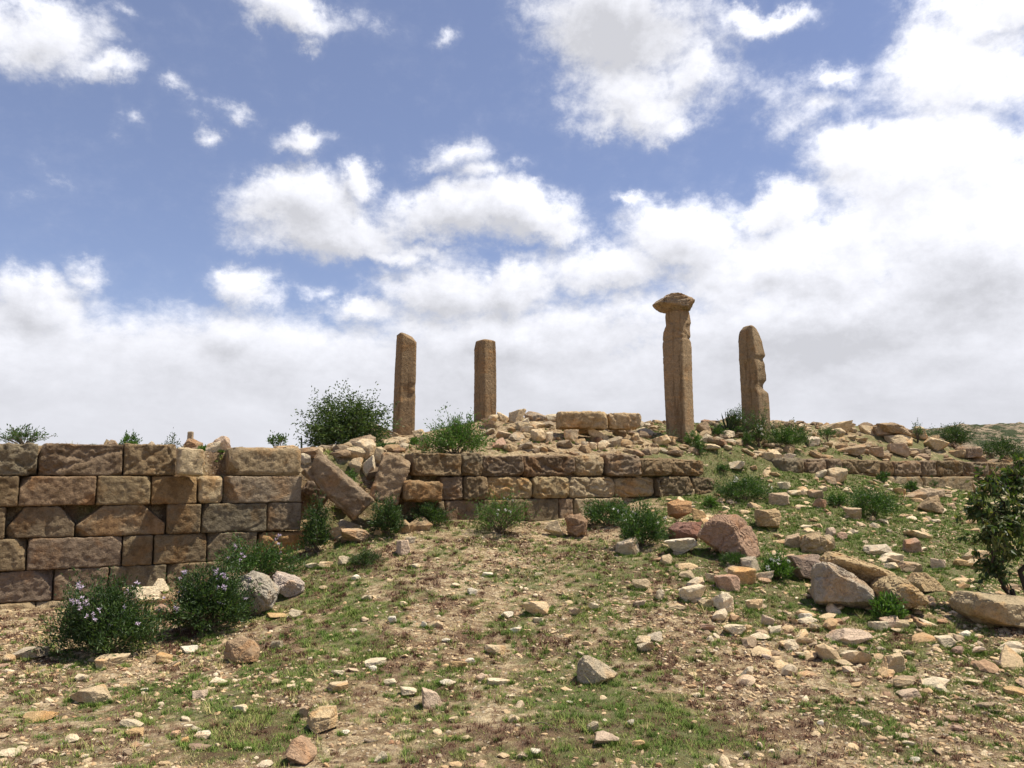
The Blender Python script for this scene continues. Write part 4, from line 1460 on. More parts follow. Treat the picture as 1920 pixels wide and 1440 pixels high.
# ------------------------------------------------------------------ rubble and gravel (uncountable)
def scatter_mesh(pts, sizes, flat, seed, subs, name):
    """pts (n,3), sizes (n,)"""
    rs = np.random.default_rng(seed)
    temps = []
    for k in range(14):
        V, f = stone_mesh(1, 1, 1, seed * 50 + k, subs)
        temps.append((V, f))
    VV, FF = [], []
    base = 0
    kind = rs.integers(0, len(temps), len(pts))
    for k, (V, f) in enumerate(temps):
        idx = np.where(kind == k)[0]
        if len(idx) == 0:
            continue
        n = len(idx)
        s = sizes[idx]
        sc = np.stack([s * rs.uniform(.8, 1.35, n), s * rs.uniform(.6, 1.1, n), s * rs.uniform(*flat, n)], 1)
        P = V[None, :, :] * sc[:, None, :]
        # tilt then spin
        tx = rs.normal(0, .28, n)
        ty = rs.normal(0, .28, n)
        a = rs.uniform(0, 2 * pi, n)
        y = P[..., 1] * np.cos(tx)[:, None] - P[..., 2] * np.sin(tx)[:, None]
        z = P[..., 1] * np.sin(tx)[:, None] + P[..., 2] * np.cos(tx)[:, None]
        x = P[..., 0] * np.cos(ty)[:, None] + z * np.sin(ty)[:, None]
        z = -P[..., 0] * np.sin(ty)[:, None] + z * np.cos(ty)[:, None]
        X = x * np.cos(a)[:, None] - y * np.sin(a)[:, None]
        Yv = x * np.sin(a)[:, None] + y * np.cos(a)[:, None]
        Q = np.stack([X, Yv, z], 2) + pts[idx][:, None, :] + np.array([0, 0, 1])[None, None, :] * (sc[:, 2] * .10)[:, None, None]
        VV.append(Q.reshape(-1, 3))
        FF.append((f[None, :, :] + (np.arange(n) * len(V))[:, None, None]).reshape(-1, 3) + base)
        base += n * len(V)
    return mesh_np(name, np.concatenate(VV), np.concatenate(FF), False)


def wall_coords(x, y):
    return (x - WP[0]) * WD[0] + (y - WP[1]) * WD[1], (x - WP[0]) * WN[0] + (y - WP[1]) * WN[1]


def scatter(n, xr, yr, dens, seed):
    rs = np.random.default_rng(seed)
    x = rs.uniform(*xr, n)
    y = rs.uniform(*yr, n)
    keep = rs.uniform(0, 1, n) < dens(x, y)
    x, y = x[keep], y[keep]
    return np.stack([x, y, terrain(x, y)], 1)


T_NOTCH = wall_t(375)


def d_mound(x, y):
    t, s = wall_coords(x, y)
    m = (s > .38) * 1.0
    cen = ss(x, -1.0, 0.2) * (1 - ss(x, 3.2, 4.0)) * (1 - ss(s, 4.0, 6.0))
    right = ss(x, 3.2, 4.0) * (.75 + .25 * (fbm2(x, y, 1.0, 2, 61) > 0)) * (1 - ss(s, 4.5, 7))
    left = (1 - ss(x, -1.5, -.5)) * (.06 + .34 * ss(t, T_NOTCH - .1, T_NOTCH + .1)) * (1 - ss(s, 1.5, 3.5))
    g1 = ((t > T_LEFT_END) & (t < T_MID0 + .2) & (s > -.45)) * .9
    return np.clip(m * (cen + right + left) + g1, 0, 1)


def d_slope(x, y):
    t, s = wall_coords(x, y)
    front = (s < -.12) | ((t > T_MID1 + .1) & (t < T_R0) & (s < .6))
    n = fbm2(x, y, .8, 3, 62)
    a = ss(x, 1.0, 2.6) * ss(y, 6.3, 8) * np.clip(.55 + n * 1.5, 0, 1)
    b = ss(x, 1.5, 3.0) * ss(y, 5.4, 6.3) * (1 - ss(y, 8, 9)) * .8
    return front * np.clip(a + b, 0, 1)


def d_front(x, y):
    t, s = wall_coords(x, y)
    n = fbm2(x, y, 1.1, 3, 63)
    v = np.clip(.46 + n * 1.1, 0.10, 1) * (1 - .45 * green_mask(x, y))
    v = v + ss(x, 1.4, 3.2) * (1 - ss(y, 6.8, 8.0)) * .6 + (1 - ss(x, -4.2, -2.8)) * .5 * (1 - ss(y, 7.8, 9.0))
    return np.clip(v, 0, 1) * (s < -.1)


def sizes(n, lo, hi, p, seed):
    r = np.random.default_rng(seed).uniform(0, 1, n) ** p
    return lo + (hi - lo) * r


pm = scatter(10500, (-7.5, 13), (9.5, 22), d_mound, 71)
me = scatter_mesh(pm, sizes(len(pm), .03, .34, 3.8, 1), (.35, .75), 5, 2, 'rubble')
o = link('rubble', me, M_RUBBLE)
tag(o, 'loose angular sandstone rubble heaped on the mound behind the walls', 'rubble', kind='stuff')
ps = scatter(3600, (0.5, 13), (6, 17.5), d_slope, 72)
pf = scatter(3600, (-5.5, 6), (4.2, 12.5), d_front, 73)
pp = np.concatenate([ps, pf])
szs = np.concatenate([sizes(len(ps), .05, .22, 2.6, 2), sizes(len(pf), .025, .085, 2.4, 3)])
me = scatter_mesh(pp, szs, (.25, .6), 6, 2, 'scattered_small_stones')
o = link('scattered_small_stones', me, M_GRAVEL)
tag(o, 'small flat stones strewn between the larger ones over the slope', 'small stones', kind='stuff')
pg = scatter(95000, (-5.8, 8), (4.2, 12.5), d_front, 74)
pg2 = scatter(9000, (-6, 12), (9.5, 19), lambda x, y: np.clip(d_mound(x, y) + d_slope(x, y) * .5, 0, 1), 75)
pg = np.concatenate([pg, pg2])
me = scatter_mesh(pg, sizes(len(pg), .008, .046, 2.6, 4), (.3, .8), 7, 1, 'gravel')
o = link('gravel', me, M_GRAVEL)
tag(o, 'fine pale gravel and stone chips on the sandy ground', 'gravel', kind='stuff')
print('rubble', len(pm), len(pp), len(pg))

# ------------------------------------------------------------------ grass
def blades(name, n, xr, yr, dens, hmin, hmax, wid, seed, mat, tonefn, spread=1.0):
    rs = np.random.default_rng(seed)
    x = rs.uniform(*xr, n)
    y = rs.uniform(*yr, n)
    # keep within view wedge plus margin, favour near ground
    keep = (np.abs(x) < y * .72 + 1.2)
    x, y = x[keep], y[keep]
    keep = rs.uniform(0, 1, len(x)) < dens(x, y)
    x, y = x[keep], y[keep]
    n = len(x)
    z = terrain(x, y)
    a = rs.uniform(0, 2 * pi, n)
    cl = np.clip(.75 + 1.5 * fbm2(x, y, 9.0, 3, 27), .35, 2.0)
    h = rs.uniform(hmin, hmax, n) * (.6 + .075 * y) * cl
    lean = rs.uniform(.3, 1.4, n) * spread
    w = wid * (.45 + .135 * y)
    dx, dy = np.cos(a), np.sin(a)
    px, py = -dy, dx
    b0 = np.stack([x - px * w, y - py * w, z - .004], 1)
    b1 = np.stack([x + px * w, y + py * w, z - .004], 1)
    tp = np.stack([x + dx * h * lean, y + dy * h * lean, z + h], 1)
    V = np.stack([b0, b1, tp], 1).reshape(-1, 3)
    f = np.arange(n * 3).reshape(-1, 3)
    me = mesh_np(name, V, f, False)
    tone = np.repeat(np.clip(tonefn(x, y, rs), 0, 1), 3)
    at_ = me.attributes.new('tone', 'FLOAT', 'POINT')
    at_.data.foreach_set('value', tone.astype(np.float32))
    o = link(name, me, mat)
    print(name, n)
    return o


def gd(x, y):
    t, s = wall_coords(x, y)
    ok = ((s < -.05) | (s > .5) | ((t > T_MID1) & (t < T_R0)))
    back = (s > .5) * .35
    m = green_mask(x, y)
    clump = fbm2(x, y, 14, 2, 24)
    return ok * np.clip(m * (1.0 - back) * np.clip(.75 + clump * 1.3, .1, 1), 0, 1)


def gtone(x, y, rs):
    right = ss(x, 1.5, 3.0) * ss(y, 7.5, 9)
    return .42 + fbm2(x, y, 1.7, 3, 25) * .45 * (1 - .6 * right) + rs.normal(0, .16, len(x)) + .10 * (1 - right) - .05 * right + .35 * (1 - green_mask(x, y)) * (1 - right)


o = blades('grass', 950000, (-6, 12), (4.2, 17), gd, .008, .024, .0022, 81, M_GRASS, gtone)
tag(o, 'short green grass growing in patches over the stony slope', 'grass', kind='stuff')
o2 = blades('grass', 420000, (-4.5, 4.5), (4.2, 8.5), gd, .008, .026, .0020, 83, M_GRASS, gtone)
tag(o2, 'short patchy grass across the near foreground', 'grass', kind='stuff')
o = blades('dried_ground_cover', 480000, (-6, 8), (4.2, 12.5), lambda x, y: dry_mask(x, y) * (1 - green_mask(x, y) * .6) * (wall_coords(x, y)[1] < -.05), .008, .024, .003, 82, M_DRY,
           lambda x, y, rs: .35 + rs.normal(0, .25, len(x)), 1.5)
tag(o, 'low dried maroon brown ground cover between the grass patches', 'dried plants', kind='stuff')

def tufts(n, dens, nb, hmin, hmax, seed, mat, tone, name, at_xy=None):
    rs = np.random.default_rng(seed)
    x = rs.uniform(-6, 9, n)
    y = rs.uniform(4.3, 15, n)
    k = (np.abs(x) < y * .72 + 1) & (rs.uniform(0, 1, n) < dens(x, y))
    x, y = x[k], y[k]
    if at_xy is not None:
        x, y = at_xy
    n = len(x)
    z = terrain(x, y)
    hh = rs.uniform(hmin, hmax, n)
    tn = np.clip(rs.normal(tone, .18, n), 0, 1)
    X = np.repeat(x, nb) + rs.normal(0, .012, n * nb)
    Y = np.repeat(y, nb) + rs.normal(0, .012, n * nb)
    Z = np.repeat(z, nb)
    H = np.repeat(hh, nb) * rs.uniform(.5, 1.1, n * nb)
    a = rs.uniform(0, 2 * pi, n * nb)
    ln = rs.uniform(.15, 1.6, n * nb)
    w = .0022 * (.6 + .1 * Y)
    dx, dy = np.cos(a), np.sin(a)
    V = np.stack([np.stack([X + dy * w, Y - dx * w, Z - .004], 1), np.stack([X - dy * w, Y + dx * w, Z - .004], 1),
                  np.stack([X + dx * H * ln, Y + dy * H * ln, Z + H], 1)], 1).reshape(-1, 3)
    me = mesh_np(name, V, np.arange(n * nb * 3).reshape(-1, 3), False)
    at_ = me.attributes.new('tone', 'FLOAT', 'POINT')
    at_.data.foreach_set('value', np.clip(np.repeat(np.repeat(tn, nb) + rs.normal(0, .08, n * nb), 3), 0, 1).astype(np.float32))
    return link(name, me, mat)


_fx, _fy = [], []
_rs = np.random.default_rng(606)
for (_o, _cx, _y1, _w, _h, _cn) in stone_recs:
    if _o.location.y > 15:
        continue
    _m = _w * _o.location.y / F
    for _ in range(int(3 + _w * .35)):
        _a = _rs.uniform(pi * .95, 2.05 * pi)
        _k = _rs.uniform(.46, .62)
        _fx.append(_o.location.x + cos(_a) * _m * _k)
        _fy.append(_o.location.y + sin(_a) * _m * _k * .85)
_keep = _rs.uniform(0, 1, len(_fx)) < .35 + .65 * green_mask(np.array(_fx), np.array(_fy))
_foot = (np.array(_fx)[_keep], np.array(_fy)[_keep])
o = tufts(10, lambda x, y: np.ones(len(x)), 26, .014, .045, 94, M_GRASS, .5, 'grass_at_stones', at_xy=_foot)
tag(o, 'short mixed grass growing round the feet of the stones', 'grass', kind='stuff')
front_of = lambda x, y: (wall_coords(x, y)[1] < -.1) | (wall_coords(x, y)[1] > .6)
o = tufts(9000, lambda x, y: front_of(x, y) * np.clip(.15 + green_mask(x, y) * .7, 0, 1), 34, .015, .045, 91, M_GRASS, .35, 'grass_tufts')
tag(o, 'separate green grass tufts and small weeds dotted over the soil', 'grass tufts', kind='stuff')
o = tufts(9000, lambda x, y: front_of(x, y) * np.clip(dry_mask(x, y) * .8 + .05, 0, 1), 30, .015, .045, 92, M_DRY, .45, 'dried_tufts')
tag(o, 'small dried brown tufts dotted over the bare soil', 'dried plants', kind='stuff')
o = tufts(1500, lambda x, y: front_of(x, y) * .5, 14, .05, .11, 93, M_GRASS, .95, 'dry_grass_stalks')
tag(o, 'thin straw coloured grass stalks standing here and there', 'dry grass', kind='stuff')

# ------------------------------------------------------------------ shrubs
def tube(P, r0, r1, sides=4):
    """P (k,3) polyline to tube verts, faces"""
    k = len(P)
    d = np.gradient(P, axis=0)
    d /= np.maximum(np.linalg.norm(d, axis=1, keepdims=True), 1e-9)
    ref = np.array([.3, .9, .1])
    u = np.cross(d, ref)
    u /= np.maximum(np.linalg.norm(u, axis=1, keepdims=True), 1e-9)
    v = np.cross(d, u)
    a = np.linspace(0, 2 * pi, sides, endpoint=False)
    r = np.linspace(r0, r1, k)
    V = P[:, None, :] + (u[:, None, :] * np.cos(a)[None, :, None] + v[:, None, :] * np.sin(a)[None, :, None]) * r[:, None, None]
    i = np.arange(k * sides).reshape(k, sides)
    j = np.roll(i, -1, axis=1)
    f = np.stack([i[:-1].ravel(), j[:-1].ravel(), j[1:].ravel(), i[1:].ravel()], 1)
    return V.reshape(-1, 3), f


def leaves_mesh(pos, dirs, ln, wd, rs, droop=0.0, name='leaves'):
    n = len(pos)
    d = dirs / np.maximum(np.linalg.norm(dirs, axis=1, keepdims=True), 1e-9)
    rv = rs.normal(size=(n, 3))
    side = np.cross(d, rv)
    side /= np.maximum(np.linalg.norm(side, axis=1, keepdims=True), 1e-9)
    nrm = np.cross(side, d)
    l = (ln * rs.uniform(.65, 1.25, n))[:, None]
    w = (wd * rs.uniform(.7, 1.2, n))[:, None]
    b = pos
    m1 = pos + d * l * .45 + side * w * .5 + nrm * w * .18
    m2 = pos + d * l * .45 - side * w * .5 + nrm * w * .18
    tp = pos + d * l - nrm * l * .12 + np.array([0, 0, -1]) * l * droop
    V = np.stack([b, m1, tp, m2], 1).reshape(-1, 3)
    i = np.arange(n) * 4
    f = np.concatenate([np.stack([i, i + 1, i + 2], 1), np.stack([i, i + 2, i + 3], 1)])
    return mesh_np(name, V, f, False)


FLOWER_MESH = {}
for _m in (M_FLOWER, M_FLOWER_W):
    FLOWER_MESH[_m.name] = []
    for _k in range(5):
        _rs = np.random.default_rng(_k)
        _n = 12
        _me = leaves_mesh(_rs.normal(0, .003, (_n, 3)), _rs.normal(0, 1, (_n, 3)) + np.array([0, -.4, .5]), .024, .010, _rs, 0, 'flower')
        _me.materials.append(_m)
        FLOWER_MESH[_m.name].append(_me)


def make_shrub(loc, w, h, label, seed, mat, leaf=(.040, .014), nt=160, per=26, d=None, name='shrub', flowers=None, nflow=60, stems=14, low=.25, stemmat=None,
               up=.6, cat='shrub', group=None, lopside=(0, 0), droop=0.0, fill=.35, lumpy=.55):
    rs = np.random.default_rng(seed)
    d = d or w * .85
    root = bpy.data.objects.new(name, None)
    root.location = loc
    COL.objects.link(root)
    tag(root, label, cat, group)
    # twig ends in a lumpy dome
    th = rs.uniform(0, 2 * pi, nt)
    ph = np.arccos(rs.uniform(-.15, 1, nt))
    dr = np.stack([np.sin(ph) * np.cos(th), np.sin(ph) * np.sin(th), np.cos(ph)], 1)
    lump = 1 + lumpy * fbm(dr * 2.1 + seed, 2, seed) + .10 * rs.normal(size=nt)
    rad = rs.uniform(fill, 1, nt) ** .5 * lump
    E = dr * rad[:, None]
    E = E * np.array([w / 2, d / 2, h * (1 - low) * .92])
    E[:, 2] = np.maximum(E[:, 2] + h * low, h * .06)
    E[:, 0] += lopside[0] * w * E[:, 2] / h
    S, SF, base = [], [], 0
    LP, LD = [], []
    for i in range(nt):
        e = E[i]
        s = np.linspace(0, 1, 8)
        wob = rs.normal(0, .03 * w, 3)
        root_off = np.array([rs.uniform(-.06, .06) * w, rs.uniform(-.06, .06) * w, 0])
        P = root_off * (1 - s)[:, None] + np.stack([e[0] * s ** 1.15, e[1] * s ** 1.15, e[2] * s ** .85], 1) + np.sin(s * pi)[:, None] * wob
        if i < stems:
            v, f = tube(P, .010 * max(.5, h), .003, 4)
            S.append(v)
            SF.append(f + base)
            base += len(v)
        elif i < stems * 5:
            v, f = tube(P[3:], .0045 * max(.5, h), .0015, 3)
            S.append(v)
            SF.append(f + base)
            base += len(v)
        q = rs.uniform(.62, 1.03, per)
        k = np.clip(q * 7, 0, 6.999)
        i0 = k.astype(int)
        fr = (k - i0)[:, None]
        pp_ = P[i0] * (1 - fr) + P[np.minimum(i0 + 1, 7)] * fr + (P[7] - P[6]) * np.maximum(q - 1, 0)[:, None] * 7
        clus = .055 * max(w, h) * .6 + .012
        pp_ = pp_ + rs.normal(0, 1, (per, 3)) * clus * .62
        td = P[7] - P[5]
        td = td / (np.linalg.norm(td) + 1e-9)
        dd = td * .7 + rs.normal(0, .62, (per, 3)) + np.array([0, 0, up * .5])
        LP.append(pp_)
        LD.append(dd)
    if S:
        link('stems', mesh_np('stems', np.concatenate(S), [q for q in [np.concatenate(SF)]], True), stemmat or M_STEM, root)
    LP, LD = np.concatenate(LP), np.concatenate(LD)
    LP[:, 2] = np.maximum(LP[:, 2], .012)
    link('leaves', leaves_mesh(LP, LD, leaf[0], leaf[1], rs, droop), mat, root)
    if flowers is not None:
        cand = np.where(LP[:, 2] > h * .25)[0]
        top = cand[np.argsort(-(LP[cand, 2] / h + .5 * np.hypot(LP[cand, 0], LP[cand, 1]) / w * 2 - .35 * LP[cand, 1] / d + rs.normal(0, .35, len(cand))))[:nflow * 14]]
        cen_ = LP[rs.choice(top, max(3, nflow // 3))]
        dmin = np.min(np.linalg.norm(LP[top][:, None, :] - cen_[None], axis=2), axis=1) + rs.exponential(.03, len(top))
        pick = top[np.argsort(dmin)[:nflow]]
        for p in LP[pick]:
            link('flower', FLOWER_MESH[flowers.name][rs.integers(0, 5)], flowers, root, loc=p + np.array([0, -.012, .015]), rot=(0, 0, rs.uniform(0, 6)))
    return root


def shrub_px(x0, y0, x1, y1, label, seed, mat, Y=None, back=False, **kw):
    cx = (x0 + x1) / 2
    if Y is None:
        h = hit(cx, y1 - 2, back=back)
        if h is None:
            h = at(cx, y1, 15.5)
        Y = h.y + .14 * (x1 - x0) / F * h.y
    w = (x1 - x0) * Y / F
    p = at(cx, y1, Y)
    z = float(terrain([p.x], [Y])[0])
    top = at(cx, y0, Y).z
    hgt = max(top - z, .08)
    return make_shrub(Vector((p.x, Y, z)), w, hgt, label, seed, mat, **kw)


G1 = 'two flowering bushes by the left wall'
shrub_px(92, 1076, 296, 1240, 'broad low bush with lilac white flowers against the left wall, left one', 201, M_LEAF_DARK, flowers=M_FLOWER, nflow=60, nt=430, per=28, leaf=(.042, .013), group=G1, stems=20, d=.8)
shrub_px(316, 1038, 470, 1206, 'tall lilac flowering bush hiding the wall foot, right one by the boulder', 202, M_LEAF_DARK, flowers=M_FLOWER, nflow=55, nt=400, per=28, leaf=(.042, .013), group=G1, stems=20, d=.7, Y=8.1)
shrub_px(392, 1006, 566, 1088, 'spreading green bush against the wall foot behind the flowering bush', 203, M_LEAF_MID, nt=200, per=26, Y=9.7, flowers=M_FLOWER, nflow=12, d=.6)
shrub_px(556, 716, 740, 846, 'big rounded dark green bush left of the leftmost pillar', 204, M_LEAF_BUSH, Y=13.9, nt=380, per=30, leaf=(.066, .025), stems=26, d=1.3, droop=.3, low=.22, fill=.2, lumpy=.3)
shrub_px(790, 768, 916, 850, 'bright green bush growing on the middle wall before the second pillar', 205, M_LEAF_BRIGHT, Y=12.35, nt=240, per=24, leaf=(.04, .017), stems=22, d=.8)
shrub_px(872, 912, 1002, 1008, 'sparse twiggy green bush in front of the middle wall', 206, M_LEAF_BRIGHT, nt=200, per=17, leaf=(.034, .011), stems=34, flowers=M_FLOWER_W, nflow=8, d=.8)
shrub_px(1090, 930, 1190, 990, 'low spreading green bush at the right end of the middle wall', 207, M_LEAF_MID, nt=170, per=26, d=.6)
shrub_px(1150, 938, 1256, 1030, 'rounded dark bush beside the orange brown block', 208, M_LEAF_MID, nt=210, per=26, d=.7, flowers=M_FLOWER_W, nflow=10)
shrub_px(768, 940, 842, 990, 'small dark bush under the loose ochre topped block', 209, M_LEAF_DARK, nt=110, per=24, d=.5)
shrub_px(690, 935, 762, 990, 'dark bush in shade under the tilted slab', 210, M_LEAF_DARK, nt=130, per=26, d=.5, Y=10.75)
shrub_px(566, 925, 622, 1012, 'dark narrow bush squeezed against the left wall end', 211, M_LEAF_DARK, nt=130, per=28, d=.45, Y=10.35)
shrub_px(654, 1030, 717, 1066, 'small round dark bush alone on the slope below the gap', 212, M_LEAF_DARK, nt=90, per=30, d=.4, leaf=(.024, .008))
shrub_px(1424, 1036, 1492, 1094, 'leafy plant with white flower tufts left of the brown flat block', 213, M_LEAF_BRIGHT, nt=90, per=16, leaf=(.05, .014), flowers=M_FLOWER_W, nflow=34, d=.35)
shrub_px(1634, 1108, 1692, 1156, 'small leafy plant growing between the grey boulder and ochre slab', 214, M_LEAF_BRIGHT, nt=60, per=12, leaf=(.06, .018), d=.25, Y=7.9)
shrub_px(1594, 908, 1686, 975, 'dense green bush in the middle of the right green slope', 215, M_LEAF_MID, nt=170, per=26, d=.9, leaf=(.04, .014))
shrub_px(1340, 886, 1452, 942, 'wide low bush below the gap between middle and right walls', 216, M_LEAF_MID, nt=170, per=26, d=.8, flowers=M_FLOWER_W, nflow=14)
shrub_px(1440, 792, 1516, 856, 'green bush on the ridge at the left end of the right wall', 217, M_LEAF_MID, Y=16.1, nt=170, per=26, d=.9, leaf=(.042, .015))
shrub_px(1532, 797, 1572, 850, 'thin spindly plant just right of the ridge bush', 218, M_LEAF_MID, Y=17.0, nt=40, per=16, d=.4, leaf=(.04, .014), stems=10, low=.5)
shrub_px(1745, 788, 1825, 832, 'dense green bush on the ridge skyline above the right wall', 219, M_LEAF_DARK, Y=19.3, nt=170, per=26, d=1, leaf=(.045, .016))
shrub_px(1838, 812, 1925, 868, 'dark green bush behind the right wall near the frame edge', 220, M_LEAF_DARK, Y=19.4, nt=170, per=24, d=1, leaf=(.045, .016))
shrub_px(1358, 758, 1402, 808, 'narrow bush beside the agave, left of the notched pillar', 221, M_LEAF_MID, Y=16.2, nt=80, per=22, d=.4, leaf=(.04, .014), flowers=M_FLOWER_W, nflow=8)
shrub_px(1398, 762, 1446, 806, 'bush with small pale flowers at the foot of the notched pillar', 222, M_LEAF_MID, Y=15.9, nt=90, per=20, d=.4, leaf=(.04, .014), flowers=M_FLOWER_W, nflow=16)
shrub_px(1334, 792, 1362, 816, 'little green bush just left of the agave', 223, M_LEAF_MID, Y=16.0, nt=40, per=20, d=.3)
shrub_px(1236, 796, 1278, 824, 'dry straggly plant at the left foot of the tallest pillar', 224, M_LEAF_MID, Y=15.1, nt=40, per=6, d=.3, stems=30, leaf=(.026, .009), stemmat=M_TWIG)
shrub_px(1282, 800, 1312, 824, 'small green plant at the right foot of the tallest pillar', 225, M_LEAF_BRIGHT, Y=15.1, nt=40, per=20, d=.3)
shrub_px(1298, 820, 1324, 846, 'small plant among stones below the tallest pillar', 226, M_LEAF_MID, nt=34, per=16, d=.25, Y=14.8)
shrub_px(1388, 806, 1414, 834, 'small plant among stones below the notched pillar', 227, M_LEAF_MID, nt=34, per=18, d=.25, Y=15.6)
shrub_px(700, 832, 746, 852, 'small dark tuft on the terrace above the tilted slab', 228, M_LEAF_MID, nt=50, per=22, d=.3, Y=12.6)
shrub_px(766, 820, 786, 836, 'small bright tuft left of the bush on the middle wall', 229, M_LEAF_BRIGHT, nt=26, per=18, d=.2, Y=13.6)
shrub_px(222, 815, 258, 832, 'small green tuft showing above the left wall near its middle', 230, M_LEAF_BRIGHT, nt=40, per=20, d=.3, Y=10.6)
shrub_px(0, 797, 88, 834, 'scraggly plant showing above the top left end of the wall', 231, M_LEAF_MID, nt=60, per=12, d=.5, Y=10.0, stems=40, low=.4, stemmat=M_TWIG)
shrub_px(300, 815, 341, 836, 'dark distant bush on the skyline behind the left wall', 232, M_LEAF_DARK, nt=60, per=20, d=.5, Y=16.0, leaf=(.05, .02))
shrub_px(500, 811, 540, 840, 'thin leafy plant above the right end of the left wall', 233, M_LEAF_MID, nt=26, per=13, d=.3, Y=12.0, leaf=(.045, .02), low=.5)
shrub_px(370, 842, 392, 862, 'small green plant in the notch of the left wall top', 234, M_LEAF_BRIGHT, nt=26, per=20, d=.2, Y=10.6)
shrub_px(400, 875, 428, 892, 'tiny green plant beside the tan end block of the left wall', 235, M_LEAF_BRIGHT, nt=24, per=18, d=.2, Y=10.35)
shrub_px(638, 868, 672, 888, 'tiny bright plant above the fallen pillar piece', 236, M_LEAF_BRIGHT, nt=30, per=18, d=.2, Y=11.6)
shrub_px(1552, 926, 1592, 952, 'low green plant left of the bush on the green slope', 237, M_LEAF_MID, nt=50, per=22, d=.4)
shrub_px(1560, 872, 1590, 892, 'small plant at the foot of the right wall, leftmost', 238, M_LEAF_MID, nt=40, per=20, d=.3)
shrub_px(1646, 884, 1668, 906, 'small plant at the foot of the right wall where its lower course starts', 239, M_LEAF_MID, nt=40, per=20, d=.3)
shrub_px(1694, 900, 1724, 926, 'green plant below the lower course of the right wall', 240, M_LEAF_MID, nt=44, per=22, d=.35)
shrub_px(1728, 892, 1756, 916, 'upright plant against the lower course of the right wall', 241, M_LEAF_MID, nt=44, per=20, d=.3)
shrub_px(1714, 852, 1730, 874, 'little plant rooted in the top course of the right wall', 242, M_LEAF_MID, nt=26, per=18, d=.2, Y=17.2)
shrub_px(1318, 926, 1346, 956, 'small upright plant right of the orange brown block', 243, M_LEAF_BRIGHT, nt=40, per=20, d=.3)
shrub_px(1344, 870, 1368, 890, 'small plant in the gap right of the middle wall', 244, M_LEAF_MID, nt=34, per=20, d=.3)
shrub_px(1352, 1036, 1402, 1066, 'dark grassy tuft under the big reddish boulder', 245, M_LEAF_MID, nt=60, per=22, d=.3, leaf=(.05, .006))
shrub_px(1705, 786, 1734, 812, 'thin plant on the ridge right of the large brown rock', 246, M_LEAF_MID, nt=26, per=14, d=.3, Y=18.8, low=.5)
print('shrubs done')


def agave():
    base = at(1366, 808, 16.2)
    z = float(terrain([base.x], [base.y])[0])
    root = bpy.data.objects.new('agave', None)
    root.location = (base.x, base.y, z)
    COL.objects.link(root)
    tag(root, 'dark spiky agave with stiff pointed leaves left of the notched pillar', 'agave')
    rs = np.random.default_rng(5)
    for k in range(15):
        a = k / 15 * 2 * pi + rs.uniform(-.2, .2)
        tilt = rs.uniform(.08, .75)
        ln = rs.uniform(.38, .62)
        s = np.linspace(0, 1, 9)
        d = np.array([sin(tilt) * cos(a), sin(tilt) * sin(a), cos(tilt)])
        P = d[None, :] * s[:, None] * ln
        side = np.array([-sin(a), cos(a), 0])
        nrm = np.cross(side, d)
        w = .028 * (1 - s) ** .6 * (.6 + .4 * np.minimum(s * 5, 1))
        L_ = P - side * w[:, None] + nrm * w[:, None] * .4
        C_ = P - nrm * w[:, None] * .5
        R_ = P + side * w[:, None] + nrm * w[:, None] * .4
        V = np.concatenate([L_, C_, R_])
        i = np.arange(9)
        f = np.concatenate([np.stack([i[:-1], i[1:], i[1:] + 9, i[:-1] + 9], 1), np.stack([i[:-1] + 9, i[1:] + 9, i[1:] + 18, i[:-1] + 18], 1)])
        link('leaf', mesh_np('leaf', V, f, True), M_AGAVE, root)


agave()


